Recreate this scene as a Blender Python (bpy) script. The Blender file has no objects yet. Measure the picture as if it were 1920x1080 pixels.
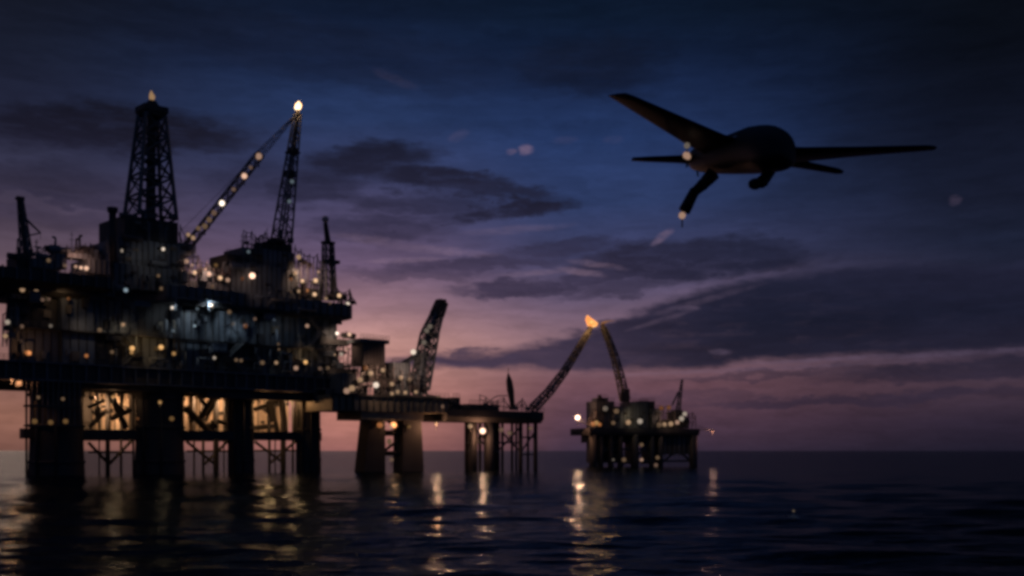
import bpy, bmesh, math, random
from mathutils import Vector, Matrix
random.seed(7)
SC = bpy.context.scene
COL = SC.collection
F = 2059.0          # focal length in units of a 1920 wide frame
H = 5.8             # eye height above the water (m)
CX, HY = 960.0, 845.0
UP = Vector((0, 0, 1))
rad = math.radians

# ------------------------------------------------------------------ camera
cam_d = bpy.data.cameras.new('camera'); cam = bpy.data.objects.new('camera', cam_d); COL.objects.link(cam)
cam.location = (0, 0, H); cam.rotation_euler = (rad(90), 0, 0)
cam_d.sensor_width = 36; cam_d.lens = 36 * F / 1920
cam_d.shift_y = (HY - 540) / 1920
cam_d.clip_start = .5; cam_d.clip_end = 90000
SC.camera = cam

def lin(c):
    return tuple(((v/255)/12.92 if v/255 <= .04045 else ((v/255+.055)/1.055)**2.4) for v in c)
def pt(px, py, Y):
    return Vector(((px-CX)/F*Y, Y, H+(HY-py)/F*Y))

# ------------------------------------------------------------------ materials
def new_mat(name):
    m = bpy.data.materials.new(name); m.use_nodes = True
    nt = m.node_tree
    return m, nt, nt.nodes['Principled BSDF']
def paint(name, col, rough=.55, var=.35, scale=.35, metal=0.0):
    """weathered painted steel: patchy grime and rust-dark streaks, in object space"""
    m, nt, b = new_mat(name)
    tc = nt.nodes.new('ShaderNodeTexCoord')
    mp = nt.nodes.new('ShaderNodeMapping'); mp.inputs['Scale'].default_value = (1, 1, .35)
    n = nt.nodes.new('ShaderNodeTexNoise'); n.inputs['Scale'].default_value = scale; n.inputs['Detail'].default_value = 6
    nt.links.new(tc.outputs['Object'], mp.inputs[0]); nt.links.new(mp.outputs[0], n.inputs['Vector'])
    r = nt.nodes.new('ShaderNodeValToRGB')
    r.color_ramp.elements[0].position = .32; r.color_ramp.elements[1].position = .68
    lo = tuple(c*(1-var) for c in col); hi = tuple(min(1, c*(1+var)) for c in col)
    r.color_ramp.elements[0].color = (*lo, 1); r.color_ramp.elements[1].color = (*hi, 1)
    nt.links.new(n.outputs['Fac'], r.inputs[0]); nt.links.new(r.outputs[0], b.inputs['Base Color'])
    b.inputs['Roughness'].default_value = rough; b.inputs['Metallic'].default_value = metal
    return m
def glow(name, col, strength):
    m, nt, b = new_mat(name)
    b.inputs['Base Color'].default_value = (.02, .02, .02, 1)
    b.inputs['Emission Color'].default_value = (*col, 1); b.inputs['Emission Strength'].default_value = strength
    return m
STEEL = paint('dark_steel_paint', (.085, .1, .115))
STEEL2 = paint('blue_grey_paint', (.11, .135, .16))
STEEL3 = paint('ochre_grey_paint', (.15, .135, .1))
BLACK = paint('black_deck_steel', (.035, .035, .036), .7)
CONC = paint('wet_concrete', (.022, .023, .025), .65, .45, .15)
FARST = paint('weathered_lattice_steel', (.06, .05, .05))
CREAM = paint('cream_bulkhead', (.42, .36, .29), .7, .25, .5)
DRONE = paint('dark_composite_skin', (.003, .007, .014), .5, .2, .6)
DRONE.node_tree.nodes['Principled BSDF'].inputs['Specular IOR Level'].default_value = .22
RUBBER = paint('rubber', (.012, .012, .012), .8)
def flame_mat(name, c0, c1, s):
    m, nt, b = new_mat(name)
    tc = nt.nodes.new('ShaderNodeTexCoord'); n = nt.nodes.new('ShaderNodeTexNoise')
    n.inputs['Scale'].default_value = .55; n.inputs['Detail'].default_value = 4
    r = nt.nodes.new('ShaderNodeValToRGB')
    r.color_ramp.elements[0].position = .3; r.color_ramp.elements[1].position = .7
    r.color_ramp.elements[0].color = (*c0, 1); r.color_ramp.elements[1].color = (*c1, 1)
    nt.links.new(tc.outputs['Object'], n.inputs['Vector']); nt.links.new(n.outputs['Fac'], r.inputs[0])
    nt.links.new(r.outputs[0], b.inputs['Emission Color']); b.inputs['Emission Strength'].default_value = s
    b.inputs['Base Color'].default_value = (.02, .01, .01, 1)
    return m
FLAME = flame_mat('flare_flame', (1, .22, .04), (1, .55, .18), 1.25)
FLAME_HOT = flame_mat('hot_flare_flame', (1, .5, .18), (1, .8, .5), 4.0)
LC = {'w': (1, .82, .66), 'a': (1, .62, .36), 'g': (1, .54, .2), 'o': (1, .36, .12), 'b': (.66, .86, 1), 'p': (1, .6, .42)}
LS = {0: .12, 1: .34, 2: .85, 3: 1.9, 4: 4.5}
LM = {}
def lamp_mat(c, s):
    if (c, s) not in LM:
        LM[c, s] = glow('lamp_glass', LC[c], LS[s])
    return LM[c, s]

# ------------------------------------------------------------------ mesh builder
def frame_of(d):
    d = d.normalized()
    a = d.cross(UP) if abs(d.z) < .98 else d.cross(Vector((0, 1, 0)))
    a.normalize()
    return a, d.cross(a).normalized()
class MB:
    def __init__(self): self.bm = bmesh.new(); self.mi = 0
    def face(self, vs):
        try:
            fc = self.bm.faces.new(vs); fc.material_index = self.mi; return fc
        except ValueError: return None
    def box8(self, lo, hi):     # lo, hi: 4 points each, same winding
        a = [self.bm.verts.new(p) for p in lo]; b = [self.bm.verts.new(p) for p in hi]
        self.face(a[::-1]); self.face(b)
        for i in range(4): self.face([a[i], a[(i+1) % 4], b[(i+1) % 4], b[i]])
    def box(self, c, sx, sy, sz, ex=Vector((1, 0, 0))):
        ex = Vector((ex.x, ex.y, 0)).normalized(); ey = Vector((-ex.y, ex.x, 0)); c = Vector(c)
        q = [c+ex*(sx/2*i)+ey*(sy/2*j) for i, j in ((-1, -1), (1, -1), (1, 1), (-1, 1))]
        self.box8([p-UP*sz/2 for p in q], [p+UP*sz/2 for p in q])
    def tube(self, p0, p1, r0, r1=None, n=6, cap=True):
        p0 = Vector(p0); p1 = Vector(p1); r1 = r0 if r1 is None else r1
        if (p1-p0).length < 1e-4: return
        a, b = frame_of(p1-p0)
        R = []
        for p, r in ((p0, r0), (p1, r1)):
            R.append([self.bm.verts.new(p+(a*math.cos(2*math.pi*k/n)+b*math.sin(2*math.pi*k/n))*r) for k in range(n)])
        for k in range(n): self.face([R[0][k], R[0][(k+1) % n], R[1][(k+1) % n], R[1][k]])
        if cap: self.face(R[0][::-1]); self.face(R[1])
    def path(self, pts, r, n=6):
        for p, q in zip(pts[:-1], pts[1:]): self.tube(p, q, r, n=n)
    def loft(self, rings, cap=True):
        V = [[self.bm.verts.new(p) for p in r] for r in rings]
        n = len(V[0])
        for A, B in zip(V[:-1], V[1:]):
            for k in range(n): self.face([A[k], A[(k+1) % n], B[(k+1) % n], B[k]])
        if cap: self.face(V[0][::-1]); self.face(V[-1])
    def ball(self, c, rx, ry=None, rz=None, nu=12, nv=8, jit=0.0):
        ry = rx if ry is None else ry; rz = rx if rz is None else rz; c = Vector(c)
        rings = []
        for i in range(1, nv):
            th = math.pi*i/nv
            rings.append([c+Vector((rx*math.sin(th)*math.cos(2*math.pi*k/nu), ry*math.sin(th)*math.sin(2*math.pi*k/nu), -rz*math.cos(th)))*(1+random.uniform(-jit, jit)) for k in range(nu)])
        self.loft(rings)
    def lattice(self, A, B, n, rl, rb, zig=False):
        L = [[a.lerp(b, i/n) for a, b in zip(A, B)] for i in range(n+1)]
        m = len(A)
        for a, b in zip(A, B): self.tube(a, b, rl, rl*.8, n=6)
        for i in range(n+1):
            for k in range(m): self.tube(L[i][k], L[i][(k+1) % m], rb, n=4, cap=False)
        for i in range(n):
            for k in range(m):
                k2 = (k+1) % m
                if not zig or (i+k) % 2 == 0: self.tube(L[i][k], L[i+1][k2], rb, n=4, cap=False)
                if not zig or (i+k) % 2 == 1: self.tube(L[i][k2], L[i+1][k], rb, n=4, cap=False)
    def boom(self, p0, p1, w0, w1, n, rl, rb, zig=True):
        a, b = frame_of(p1-p0)
        q = lambda p, w: [p+a*(i*w/2)+b*(j*w/2) for i, j in ((-1, -1), (1, -1), (1, 1), (-1, 1))]
        self.lattice(q(p0, w0), q(p1, w1), n, rl, rb, zig)
    def build(self, name, mats, parent=None, smooth=False):
        bmesh.ops.recalc_face_normals(self.bm, faces=self.bm.faces)
        o0 = parent_world(parent)
        for v in self.bm.verts: v.co -= o0
        me = bpy.data.meshes.new(name); self.bm.to_mesh(me); self.bm.free()
        for m in (mats if isinstance(mats, (list, tuple)) else [mats]): me.materials.append(m)
        if smooth:
            for p in me.polygons: p.use_smooth = True
        o = bpy.data.objects.new(name, me); COL.objects.link(o)
        if parent: o.parent = parent
        return o
def parent_world(p):
    v = Vector((0, 0, 0))
    while p is not None: v += p.location; p = p.parent
    return v
def tag(o, label, cat, group=None):
    o['label'] = label; o['category'] = cat
    if group: o['group'] = group
    return o
def thing(name, loc, label, cat, group=None):
    o = bpy.data.objects.new(name, None); COL.objects.link(o); o.location = loc
    o.empty_display_size = .5
    return tag(o, label, cat, group)

class Frame:            # a platform's own axes: s along its long side, d away from the viewer
    def __init__(self, P, Q):
        self.P = Vector((P.x, P.y)); Q = Vector((Q.x, Q.y)); e = (Q-self.P); self.len = e.length
        self.e = e.normalized(); self.n = Vector((-self.e.y, self.e.x))
        self.e3 = Vector((self.e.x, self.e.y, 0)); self.n3 = Vector((self.n.x, self.n.y, 0))
    def t(self, px, d):
        u = (px-CX)/F
        return (self.P.dot(self.n)+d)/(u*self.n.x+self.n.y)
    def at(self, px, py, d): return pt(px, py, self.t(px, d))
    def s(self, px, d):
        t = self.t(px, d); u = (px-CX)/F
        return (Vector((u*t, t))-self.P).dot(self.e)
    def z(self, px, py, d): return H+(HY-py)/F*self.t(px, d)
    def W(self, s, d, z):
        v = self.P+self.e*s+self.n*d
        return Vector((v.x, v.y, z))
    def sbox(self, mb, s0, s1, d0, d1, z0, z1):
        q = [(s0, d0), (s1, d0), (s1, d1), (s0, d1)]
        mb.box8([self.W(s, d, z0) for s, d in q], [self.W(s, d, z1) for s, d in q])
    def pbox(self, mb, x0, x1, y0, y1, d0, d1):
        m = (x0+x1)/2
        self.sbox(mb, self.s(x0, d0), self.s(x1, d0), d0, d1, self.z(m, y1, d0), self.z(m, y0, d0))
    def rail(self, mb, s0, s1, d, z, step=1.6):
        n = max(1, int(abs(s1-s0)/step))
        for i in range(n+1):
            s = s0+(s1-s0)*i/n; mb.tube(self.W(s, d, z), self.W(s, d, z+1.15), .05, n=4)
        for k in (.6, 1.15): mb.tube(self.W(s0, d, z+k), self.W(s1, d, z+k), .05, n=4)

# ------------------------------------------------------------------ lamps
lamp_mesh = {}
def floodlight(parent, p, c='a', s=1, r=.42, name='floodlight'):
    """bulkhead floodlight: bracket, housing and a glowing globe towards the viewer"""
    key = (c, s, round(r, 2))
    if key not in lamp_mesh:
        m = MB()
        m.ball((0, 0, 0), r, r, r, 10, 8)
        m.mi = 1
        m.box((0, r*1.3, r*.3), r*1.5, r*1.3, r*1.5)
        m.tube((0, r*1.6, 0), (0, r*1.6, -r*3), r*.22, n=5)
        o = m.build(name, [lamp_mat(c, s), BLACK]); lamp_mesh[key] = o.data
        for q in o.data.polygons: q.use_smooth = q.material_index == 0
        bpy.data.objects.remove(o)
    o = bpy.data.objects.new(name, lamp_mesh[key]); COL.objects.link(o)
    if parent: o.parent = parent
    o.location = Vector(p)-parent_world(parent)
    o.rotation_euler[2] = -math.atan2(p[0], p[1])
    return o
def light(name, p, w, col, r=.6, spot=None, aim=None):
    l = bpy.data.lights.new(name, 'SPOT' if spot else 'POINT'); l.energy = w; l.color = col; l.shadow_soft_size = r
    o = bpy.data.objects.new(name, l); COL.objects.link(o); o.location = p
    if spot:
        l.spot_size = rad(spot); l.spot_blend = .8
        o.rotation_euler = (Vector(aim)-Vector(p)).to_track_quat('-Z', 'Y').to_euler()
    return o

# ================================================================== MAIN PLATFORM
MF = Frame(pt(20, HY, 240), pt(640, HY, 300))
ZD0, ZD1, ZU = H+15.7, H+19.3, H+35.5
root = thing('oil_platform', MF.W(40, 20, 0), 'largest oil platform at the left, dark multi-storey hull standing on thick columns', 'oil platform', 'offshore platforms')
L = MF.len
for (x0, x1, d) in ((45, 165, 0), (247, 350, 0), (428, 478, 0), (556, 602, 0)):
    s0, s1 = MF.s(x0, d+5), MF.s(x1, d+5); r = (s1-s0)/2*.80; sc = (s0+s1)/2
    m = MB(); c = MF.W(sc, d+5, 0)
    R = []
    for z, k in ((-14, 1.12), (0, 1.06), (3, 1.03), (8, 1.0), (17, .98), (ZD0+.4, 1.05)):
        R.append([c+Vector((math.cos(a)*r*k, math.sin(a)*r*k, z)) for a in [2*math.pi*i/28 for i in range(28)]])
    m.loft(R)
    m.mi = 1
    for z in (3.2, 11.5, 18.5):                                  # ring stiffeners
        m.loft([[c+Vector((math.cos(a)*r*q, math.sin(a)*r*q, zz)) for a in [2*math.pi*i/28 for i in range(28)]] for zz, q in ((z-.35, 1.0), (z-.3, 1.075), (z+.3, 1.075), (z+.35, 1.0))], cap=False)
    for a in (-1.9, -1.2, -2.6):
        m.tube(c+Vector((math.cos(a)*r*1.1, math.sin(a)*r*1.1, -3)), c+Vector((math.cos(a)*r*1.1, math.sin(a)*r*1.1, ZD0)), .28)
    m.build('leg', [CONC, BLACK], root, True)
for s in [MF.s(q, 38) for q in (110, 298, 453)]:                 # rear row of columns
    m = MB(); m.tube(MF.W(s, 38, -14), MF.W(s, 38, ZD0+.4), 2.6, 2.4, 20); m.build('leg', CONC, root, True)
# horizontal pontoon braces between the columns
for d, nm in ((3.5, 'brace'), (44, 'brace')):
    m = MB(); z = H+3.85
    MF.sbox(m, 4 if d < 10 else MF.s(110, d), L-4, d, d+2.6, z-1.15, z+1.15); m.build(nm, BLACK, root)
# slender conductors in the well bay
for px, wpx in ((202, 9), (227, 5), (186, 3), (364, 4), (381, 6), (405, 12), (420, 3), (505, 6), (531, 12), (516, 3), (549, 5)):
    m = MB(); s = MF.s(px, 19)
    m.tube(MF.W(s, 19, -10), MF.W(s, 19, ZD0+.4), .066*wpx, n=10); m.build('conductor_pipe', BLACK, root, True)
# diagonal braces, gussets and valve trees seen dark against the lit bay
for (xa, ya, xb, yb, r) in ((166, 764, 196, 750, .4), (168, 800, 200, 770, .5), (206, 735, 236, 803, .75), (245, 768, 208, 785, .6), (230, 735, 226, 775, .45), (182, 735, 186, 803, .3),
                            (348, 765, 398, 815, .85), (402, 742, 372, 790, .75), (372, 742, 392, 770, .5), (408, 790, 428, 795, .55), (352, 772, 372, 790, .5), (385, 790, 408, 745, .4),
                            (496, 742, 512, 790, .8), (478, 768, 505, 758, .55), (528, 744, 534, 812, .8), (505, 742, 522, 812, .5), (556, 745, 552, 812, .4), (478, 803, 500, 800, .6)):
    m = MB(); m.tube(MF.at(xa, ya, 15), MF.at(xb, yb, 15), r*1.15, n=8); m.build('brace', BLACK, root)
for (px, py, w, h) in ((182, 772, 1.5, 1.7), (226, 772, 1.3, 1.5), (388, 768, 1.6, 2.0), (398, 798, 2.0, 1.6), (512, 752, 2.0, 1.5), (500, 768, 1.6, 1.2), (172, 745, 1.1, .9), (240, 770, 1.2, 1.0), (424, 790, 1.2, 1.2), (360, 783, 1.3, 1.2)):
    m = MB(); c = MF.at(px, py, 17.5); m.box(c, w, 1.0, h, MF.e3); m.tube(c-MF.e3*w*.8, c+MF.e3*w*.8, h*.3, n=8); m.tube(c-UP*h*.9, c+UP*h*.9, w*.22, n=8); m.build('valve_block', BLACK, root)
m = MB()
for px in range(150, 556, 9):
    c = MF.at(px, 735+(px-150)*.03, 16); m.tube(c-UP*random.uniform(.2, 1.3), c+UP*2.5, random.uniform(.12, .4), n=5)
MF.sbox(m, MF.s(130, 16), L-3, 15.6, 16.4, ZD0-1.5, ZD0-.3); m.build('pipe_rack', BLACK, root)
for (xa, ya, xb, yb, r) in ((166, 830, 202, 868, .4), (247, 826, 205, 870, .4), (350, 828, 405, 872, .4), (428, 826, 384, 870, .4), (478, 828, 531, 868, .4), (556, 826, 507, 868, .4), (166, 848, 247, 848, .3), (350, 846, 428, 846, .3), (478, 845, 556, 845, .3)):
    m = MB(); m.tube(MF.at(xa, ya, 19), MF.at(xb, yb, 19), r, n=6); m.build('brace', BLACK, root)
# lit bulkhead at the rear of the well bay, under-deck lamps in front of it
m = MB(); q0, q1 = MF.s(128, 24), L-.8; ss = q0
MF.sbox(m, q0, q1, 26.2, 26.5, H+4.2, ZD0+.3)
while ss < q1-.5:
    w = min(random.choice((1.0, 1.6, 2.4, 3.4)), q1-ss); dd = random.uniform(23.4, 25.8)
    m.mi = 1 if random.random() < .2 else 0; MF.sbox(m, ss, ss+w, dd, 26.1, H+4.3, ZD0+.2-random.choice((0, 0, 1.5, 3)))
    m.mi = 1; MF.sbox(m, ss+.02, ss+.2, dd-.2, dd-.02, H+4.4, ZD0+.1)
    if w > 1.5:
        z = H+random.uniform(6, 14); MF.sbox(m, ss+.25, ss+w-.05, dd-.3, dd-.02, z, z+random.uniform(.3, 1.2))
    ss += w+.03
m.build('bulkhead', [CREAM, BLACK], root)
# hull deck: heavy girder band
m = MB(); MF.sbox(m, -9, L+1.5, -2.5, 50, ZD0, ZD1)
m.mi = 1
for i in range(34):
    s = -8+i*(L+9)/33; MF.sbox(m, s, s+.4, -3.0, -2.5, ZD0+.1, ZD1-.1)
MF.sbox(m, -9.2, L+1.7, -3.3, -2.5, ZD1-.05, ZD1+.35)
MF.sbox(m, -9.2, L+1.7, -3.2, -2.5, ZD0-.35, ZD0+.05)
deck = m.build('deck', [BLACK, STEEL], root)
m = MB(); MF.sbox(m, 46, L+.5, -1.5, 3, ZD0-2.6, ZD0-.36); MF.sbox(m, 2, 46, -1, 3, ZD0-1.5, ZD0-.36); m.build('girder', BLACK, root)
# hull modules, two storeys, each a box with ribs, doors and ducts
def module(s0, s1, d0, d1, z0, z1, mat, name='module'):
    m = MB(); dm = lambda s: max(d0+.6, min(d1, s/.36+.5))       # the hull's left end is cut back at a slant
    q = [(s0, d0), (s1, d0), (s1, dm(s1)), (s0, dm(s0))]
    m.box8([MF.W(s, d, z0) for s, d in q], [MF.W(s, d, z1) for s, d in q])
    m.mi = 1
    n = max(2, int((s1-s0)/1.7))
    for i in range(n+1):
        s = s0+(s1-s0-.22)*i/n; MF.sbox(m, s, s+.22, d0-.22, d0, z0+.05, z1-.05)
    MF.sbox(m, s0-.1, s1+.1, d0-.35, d0+.2, z1-.02, z1+.28)
    for i in range(int((s1-s0)/3)):
        s = random.uniform(s0+.4, s1-2.4); z = random.uniform(z0+.4, z1-2.6); w = random.uniform(.8, 2.2); hh = random.uniform(.8, 2.4)
        m.mi = random.choice((0, 1, 2)); MF.sbox(m, s, s+w, d0-random.uniform(.4, 1.4), d0-.05, z, min(z+hh, z1-.1))
    return m.build(name, [mat, BLACK, STEEL3], root)
cuts = [0, 11, 19, 30, 38, 50, 61, 70, 79, L-1]
mats = [STEEL, STEEL2, BLACK, STEEL, STEEL2, BLACK, STEEL2, STEEL, STEEL]
for i in range(9):
    module(cuts[i]+.1, cuts[i+1]-.1, random.uniform(0, 1.6), 46, ZD1+.01, H+26.9, mats[i])
    module(cuts[i]+.1, cuts[i+1]-.1, random.uniform(.5, 3), 46, H+27.3, ZU-.02, mats[(i*4+2) % 9])
for z in (H+26.95, ZU):
    m = MB(); MF.sbox(m, 0, L, -1.6, .4, z, z+.3); m.mi = 1; MF.rail(m, 0, L, -1.5, z+.3)
    m.build('walkway', [BLACK, STEEL], root)
m = MB(); MF.rail(m, -9, L+1.4, -3.1, ZD1+.35); m.build('railing', STEEL, deck)
# pipes and stair flights over the hull front
for i in range(16):
    s = random.uniform(2, L-3); m = MB(); z1 = random.choice((H+26.5, H+31.5, ZU)); r = random.uniform(.16, .42)
    ds = random.uniform(-6, 6); z = random.uniform(H+20.5, H+25.5)
    m.path([MF.W(s, -.9, ZD1+.3), MF.W(s, -.9, z), MF.W(s+ds, -.9, z), MF.W(s+ds, -.9, z1)], r, 7)
    m.build('pipe', random.choice((STEEL, STEEL2, STEEL3)), root, True)
for s, dr in ((24, 1), (56, -1), (75, 1)):
    m = MB(); z = ZD1+.35
    while z < ZU-1:
        z2 = min(z+3.9, ZU); a = MF.W(s, -2.1, z); b = MF.W(s+4.2*dr, -2.1, z2)
        for o in (-.45, .45): m.tube(a+MF.n3*o, b+MF.n3*o, .11, n=4); m.tube(a+MF.n3*o+UP, b+MF.n3*o+UP, .05, n=4)
        for k in range(10):
            p = a.lerp(b, (k+.5)/10); m.box(p, .35, .9, .06, MF.e3)
        MF.sbox(m, s+(4.2 if dr > 0 else -5.6)*1, s+(5.6 if dr > 0 else -4.2), -2.7, -1.5, z2-.1, z2)
        s += 0; z = z2; dr = -dr; s = s+(-4.2*dr)
    m.build('stair', STEEL, root)
# upper deck on the right with a rounded cantilever end
m = MB()
s0 = MF.s(300, 2); s1 = L+1.2
for (z0, z1, g) in ((ZU+.32, ZU+4.4, 0),):
    pl = [(s0, -2), (s1, -2)]+[(s1+3.6*math.cos(a), 6.5+8.5*math.sin(a)) for a in [(-1.3+2.6*i/8) for i in range(9)]]+[(s1, 40), (s0, 40)]
    m.loft([[MF.W(s, d, z0+.9) for s, d in pl], [MF.W(s, d, z0) if s < s1-.01 else MF.W(s-.0, d, z0+.5) for s, d in pl], [MF.W(s, d, z1-1.5) for s, d in pl], [MF.W(s, d, z1) for s, d in pl]])
m.mi = 1
for i in range(24): s = s0+.5+i*(s1-s0-1)/23; MF.sbox(m, s, s+.3, -2.3, -2.0, ZU+.5, ZU+4.2)
upper = m.build('upper_deck', [STEEL, BLACK], root)
m = MB(); MF.rail(m, s0, s1, -1.8, ZU+4.4); m.build('railing', STEEL, upper)
ZT = ZU+4.4
# helideck and accommodation on the left
m = MB()
zb = MF.z(20, 521, -4); zt = MF.z(20, 500, -4)
pl = [(-14, -4), (21, -4), (24, 2), (24, 22), (-14, 22), (-19, 9)]
m.loft([[MF.W(4+(s-4)*.62, 9+(d-9)*.62, zb-2.6) for s, d in pl], [MF.W(s, d, zb) for s, d in pl], [MF.W(s, d, zt) for s, d in pl]])
m.mi = 1
for i in range(12): MF.sbox(m, -12+i*2.9, -11.7+i*2.9, -4.6, -4, zb-.2, zt+.2)
m.build('helideck', [BLACK, STEEL], root)
for (x0, x1, y0, y1, d0, d1, mt) in ((30, 62, 482, 503, 2, 8, BLACK), (60, 105, 487, 503, 0, 9, STEEL), (103, 125, 476, 503, 1, 9, STEEL2), (125, 172, 474, 484, 2, 6, STEEL),
                                     (168, 206, 486, 514, 1, 12, STEEL), (174, 184, 468, 490, 2, 4, STEEL2), (140, 148, 470, 476, 2, 4, BLACK),
                                     (150, 158, 468, 476, 2, 4, BLACK), (20, 90, 545, 562, 1, 12, STEEL), (60, 215, 517, 548, 0, 20, STEEL)):
    m = MB(); MF.pbox(m, x0, x1, y0, y1, d0, d1); m.mi = 1
    a, b = MF.s(x0, d0), MF.s(x1, d0); z0, z1 = MF.z((x0+x1)/2, y1, d0), MF.z((x0+x1)/2, y0, d0)
    for k in range(int((b-a)/1.2)+1): MF.sbox(m, a+k*1.2, a+k*1.2+.18, d0-.18, d0, z0, z1)
    MF.rail(m, a, b, d0+.2, z1, 1.0)
    m.build('cabin', [mt, BLACK], root)
# derrick substructure and the second tower's base blocks
for (x0, x1, y0, y1, d0, d1, mt, nm) in ((212, 345, 500, 545, 3, 26, STEEL, 'drill_floor'), (221, 338, 452, 500, 5, 24, STEEL2, 'drill_floor'), (234, 334, 410, 452, 7, 22, BLACK, 'drill_floor'),
                                         (432, 560, 497, 560, 4, 22, STEEL, 'process_module'), (425, 462, 478, 500, 5, 14, BLACK, 'process_module'), (455, 500, 466, 500, 8, 18, STEEL, 'process_module'),
                                         (492, 552, 470, 500, 6, 16, STEEL2, 'process_module'), (500, 548, 455, 470, 7, 14, BLACK, 'process_module'),
                                         (345, 430, 528, 552, 3, 18, STEEL, 'pipe_rack'), (556, 604, 540, 566, 3, 15, BLACK, 'pipe_rack')):
    m = MB(); MF.pbox(m, x0, x1, y0, y1, d0, d1); m.mi = 1
    a, b = MF.s(x0, d0), MF.s(x1, d0); z0, z1 = MF.z((x0+x1)/2, y1, d0), MF.z((x0+x1)/2, y0, d0)
    for k in range(int((b-a)/1.5)+1): MF.sbox(m, a+k*1.5, a+k*1.5+.2, d0-.2, d0, z0, z1)
    for k in range(int((b-a)*(z1-z0)/14)):
        s = random.uniform(a, b-1.8); z = random.uniform(z0, z1-1); m.mi = random.choice((0, 1, 2)); MF.sbox(m, s, s+random.uniform(.6, 1.8), d0-random.uniform(.3, 1.1), d0-.05, z, z+random.uniform(.5, 1))
    m.mi = 1; MF.rail(m, a, b, d0-.1, z1, 1.1)
    m.build(nm, [mt, BLACK, STEEL3], root)
# open pipework, posts and scaffolds on the upper deck (lit clutter)
def scaffold(fr, x0, x1, yb, yt0, yt1, d, n, parent, mat=FARST, r=.14, name='scaffold'):
    m = MB(); P = []
    for i in range(n+1):
        px = x0+(x1-x0)*i/n; yt = yt0+(yt1-yt0)*i/n+random.uniform(-14, 8)
        a, b = fr.at(px, yb, d+(i % 2)*2.5), fr.at(px+random.uniform(-2, 2), yt, d+(i % 2)*2.5)
        m.tube(a, b, r, n=5); P.append((a, b))
    for i in range(n):
        for k in (.35, .7, .95):
            m.tube(P[i][0].lerp(P[i][1], k), P[i+1][0].lerp(P[i+1][1], k*random.uniform(.9, 1.05)), r*.8, n=5)
        m.tube(P[i][0], P[i+1][1], r*.7, n=4)
        if random.random() < .6:
            q = P[i][0].lerp(P[i][1], random.uniform(.2, .8)); m.box(q, random.uniform(.6, 1.6), .8, random.uniform(.5, 1.3), fr.e3)
    return m.build(name, mat, parent)
scaffold(MF, 340, 432, 530, 478, 512, 3, 12, root)
scaffold(MF, 338, 368, 500, 432, 455, 6, 4, root, STEEL)
scaffold(MF, 553, 606, 556, 470, 488, 4, 9, root)
scaffold(MF, 626, 668, 572, 535, 562, 1, 6, root)
scaffold(MF, 455, 505, 470, 442, 448, 8, 6, root, STEEL)
scaffold(MF, 62, 205, 490, 470, 462, 3, 12, root, STEEL)
scaffold(MF, 618, 662, 700, 640, 660, -1, 5, root)
scaffold(MF, 5, 28, 650, 585, 580, -1, 3, root, STEEL)
for (x0, x1, y0, y1) in ((600, 655, 626, 646), (612, 668, 682, 706), (640, 690, 712, 738)):   # stepped side platforms at the right corner
    m = MB(); MF.pbox(m, x0, x1, y0+9, y1, -1.2, 8); m.mi = 1
    MF.rail(m, MF.s(x0, -1), MF.s(x1, -1), -1, MF.z((x0+x1)/2, y0+9, -1), 1.0); m.build('side_platform', [BLACK, STEEL], root)
def gear_on(px0, px1, py, d, n, hmax, par):
    for i in range(n):
        px = random.uniform(px0, px1); c = MF.at(px, py, d+random.uniform(0, 3)); k = random.random(); h = random.uniform(.35, 1)*hmax; m = MB(); mt = random.choice((STEEL, STEEL2, BLACK, FARST))
        if k < .3:
            m.tube(c, c+UP*h, random.uniform(.15, .3), n=7); m.tube(c+UP*h, c+UP*h+MF.e3*random.uniform(-.9, .9)+UP*.1, .28, n=7); m.build('vent_pipe', mt, par)
        elif k < .5:
            w = random.uniform(1, 2.4); m.tube(c+UP*.7-MF.e3*w, c+UP*.7+MF.e3*w, .7, n=12); m.box(c+UP*.1-MF.e3*w*.6, .3, 1.2, .5, MF.e3); m.box(c+UP*.1+MF.e3*w*.6, .3, 1.2, .5, MF.e3); m.build('tank', mt, par)
        elif k < .75:
            w = random.uniform(.8, 2.2); hh = h*.5; m.box(c+UP*hh/2, w, 1.4, hh, MF.e3); m.box(c+UP*(hh+.06), w+.2, 1.6, .12, MF.e3); m.tube(c+UP*hh, c+UP*(hh+.9), .1, n=5); m.build('locker', mt, par)
        else:
            m.tube(c, c+UP*h*1.3, .11, .06, n=5); m.tube(c+UP*h*.8-MF.e3*.7, c+UP*h*.8+MF.e3*.7, .06, n=4); m.tube(c+UP*h*1.1-MF.e3*.4, c+UP*h*1.1+MF.e3*.4, .05, n=4); m.build('whip_post', mt, par)
for a in ((20, 100, 487, 1, 9, 4.5), (100, 205, 474, 2, 12, 4), (205, 345, 500, 2, 8, 5), (222, 338, 452, 4, 9, 5), (236, 330, 411, 6, 7, 3), (345, 430, 528, 2, 12, 5), (432, 500, 478, 5, 9, 5),
          (500, 550, 456, 6, 8, 3.5), (556, 606, 556, 1, 10, 7), (622, 660, 562, 0, 5, 4), (430, 560, 505, 2, 8, 4), (212, 345, 545, 0, 8, 4), (604, 655, 634, -1, 5, 3), (612, 668, 690, -1, 6, 3), (645, 688, 720, -1, 6, 3.5)):
    gear_on(*a, root)
for i in range(5):
    px = random.choice((random.uniform(60, 210), random.uniform(345, 440), random.uniform(440, 560), random.uniform(556, 660)))
    py = {0: 500, 1: 522, 2: 545, 3: 560}[0 if px < 210 else 1 if px < 440 else 2 if px < 556 else 3]+random.uniform(-26, 14)
    floodlight(root, MF.at(px, py, -2.4 if px > 300 else -.3), random.choice('aagpo'), 0, random.uniform(.3, .5))
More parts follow.
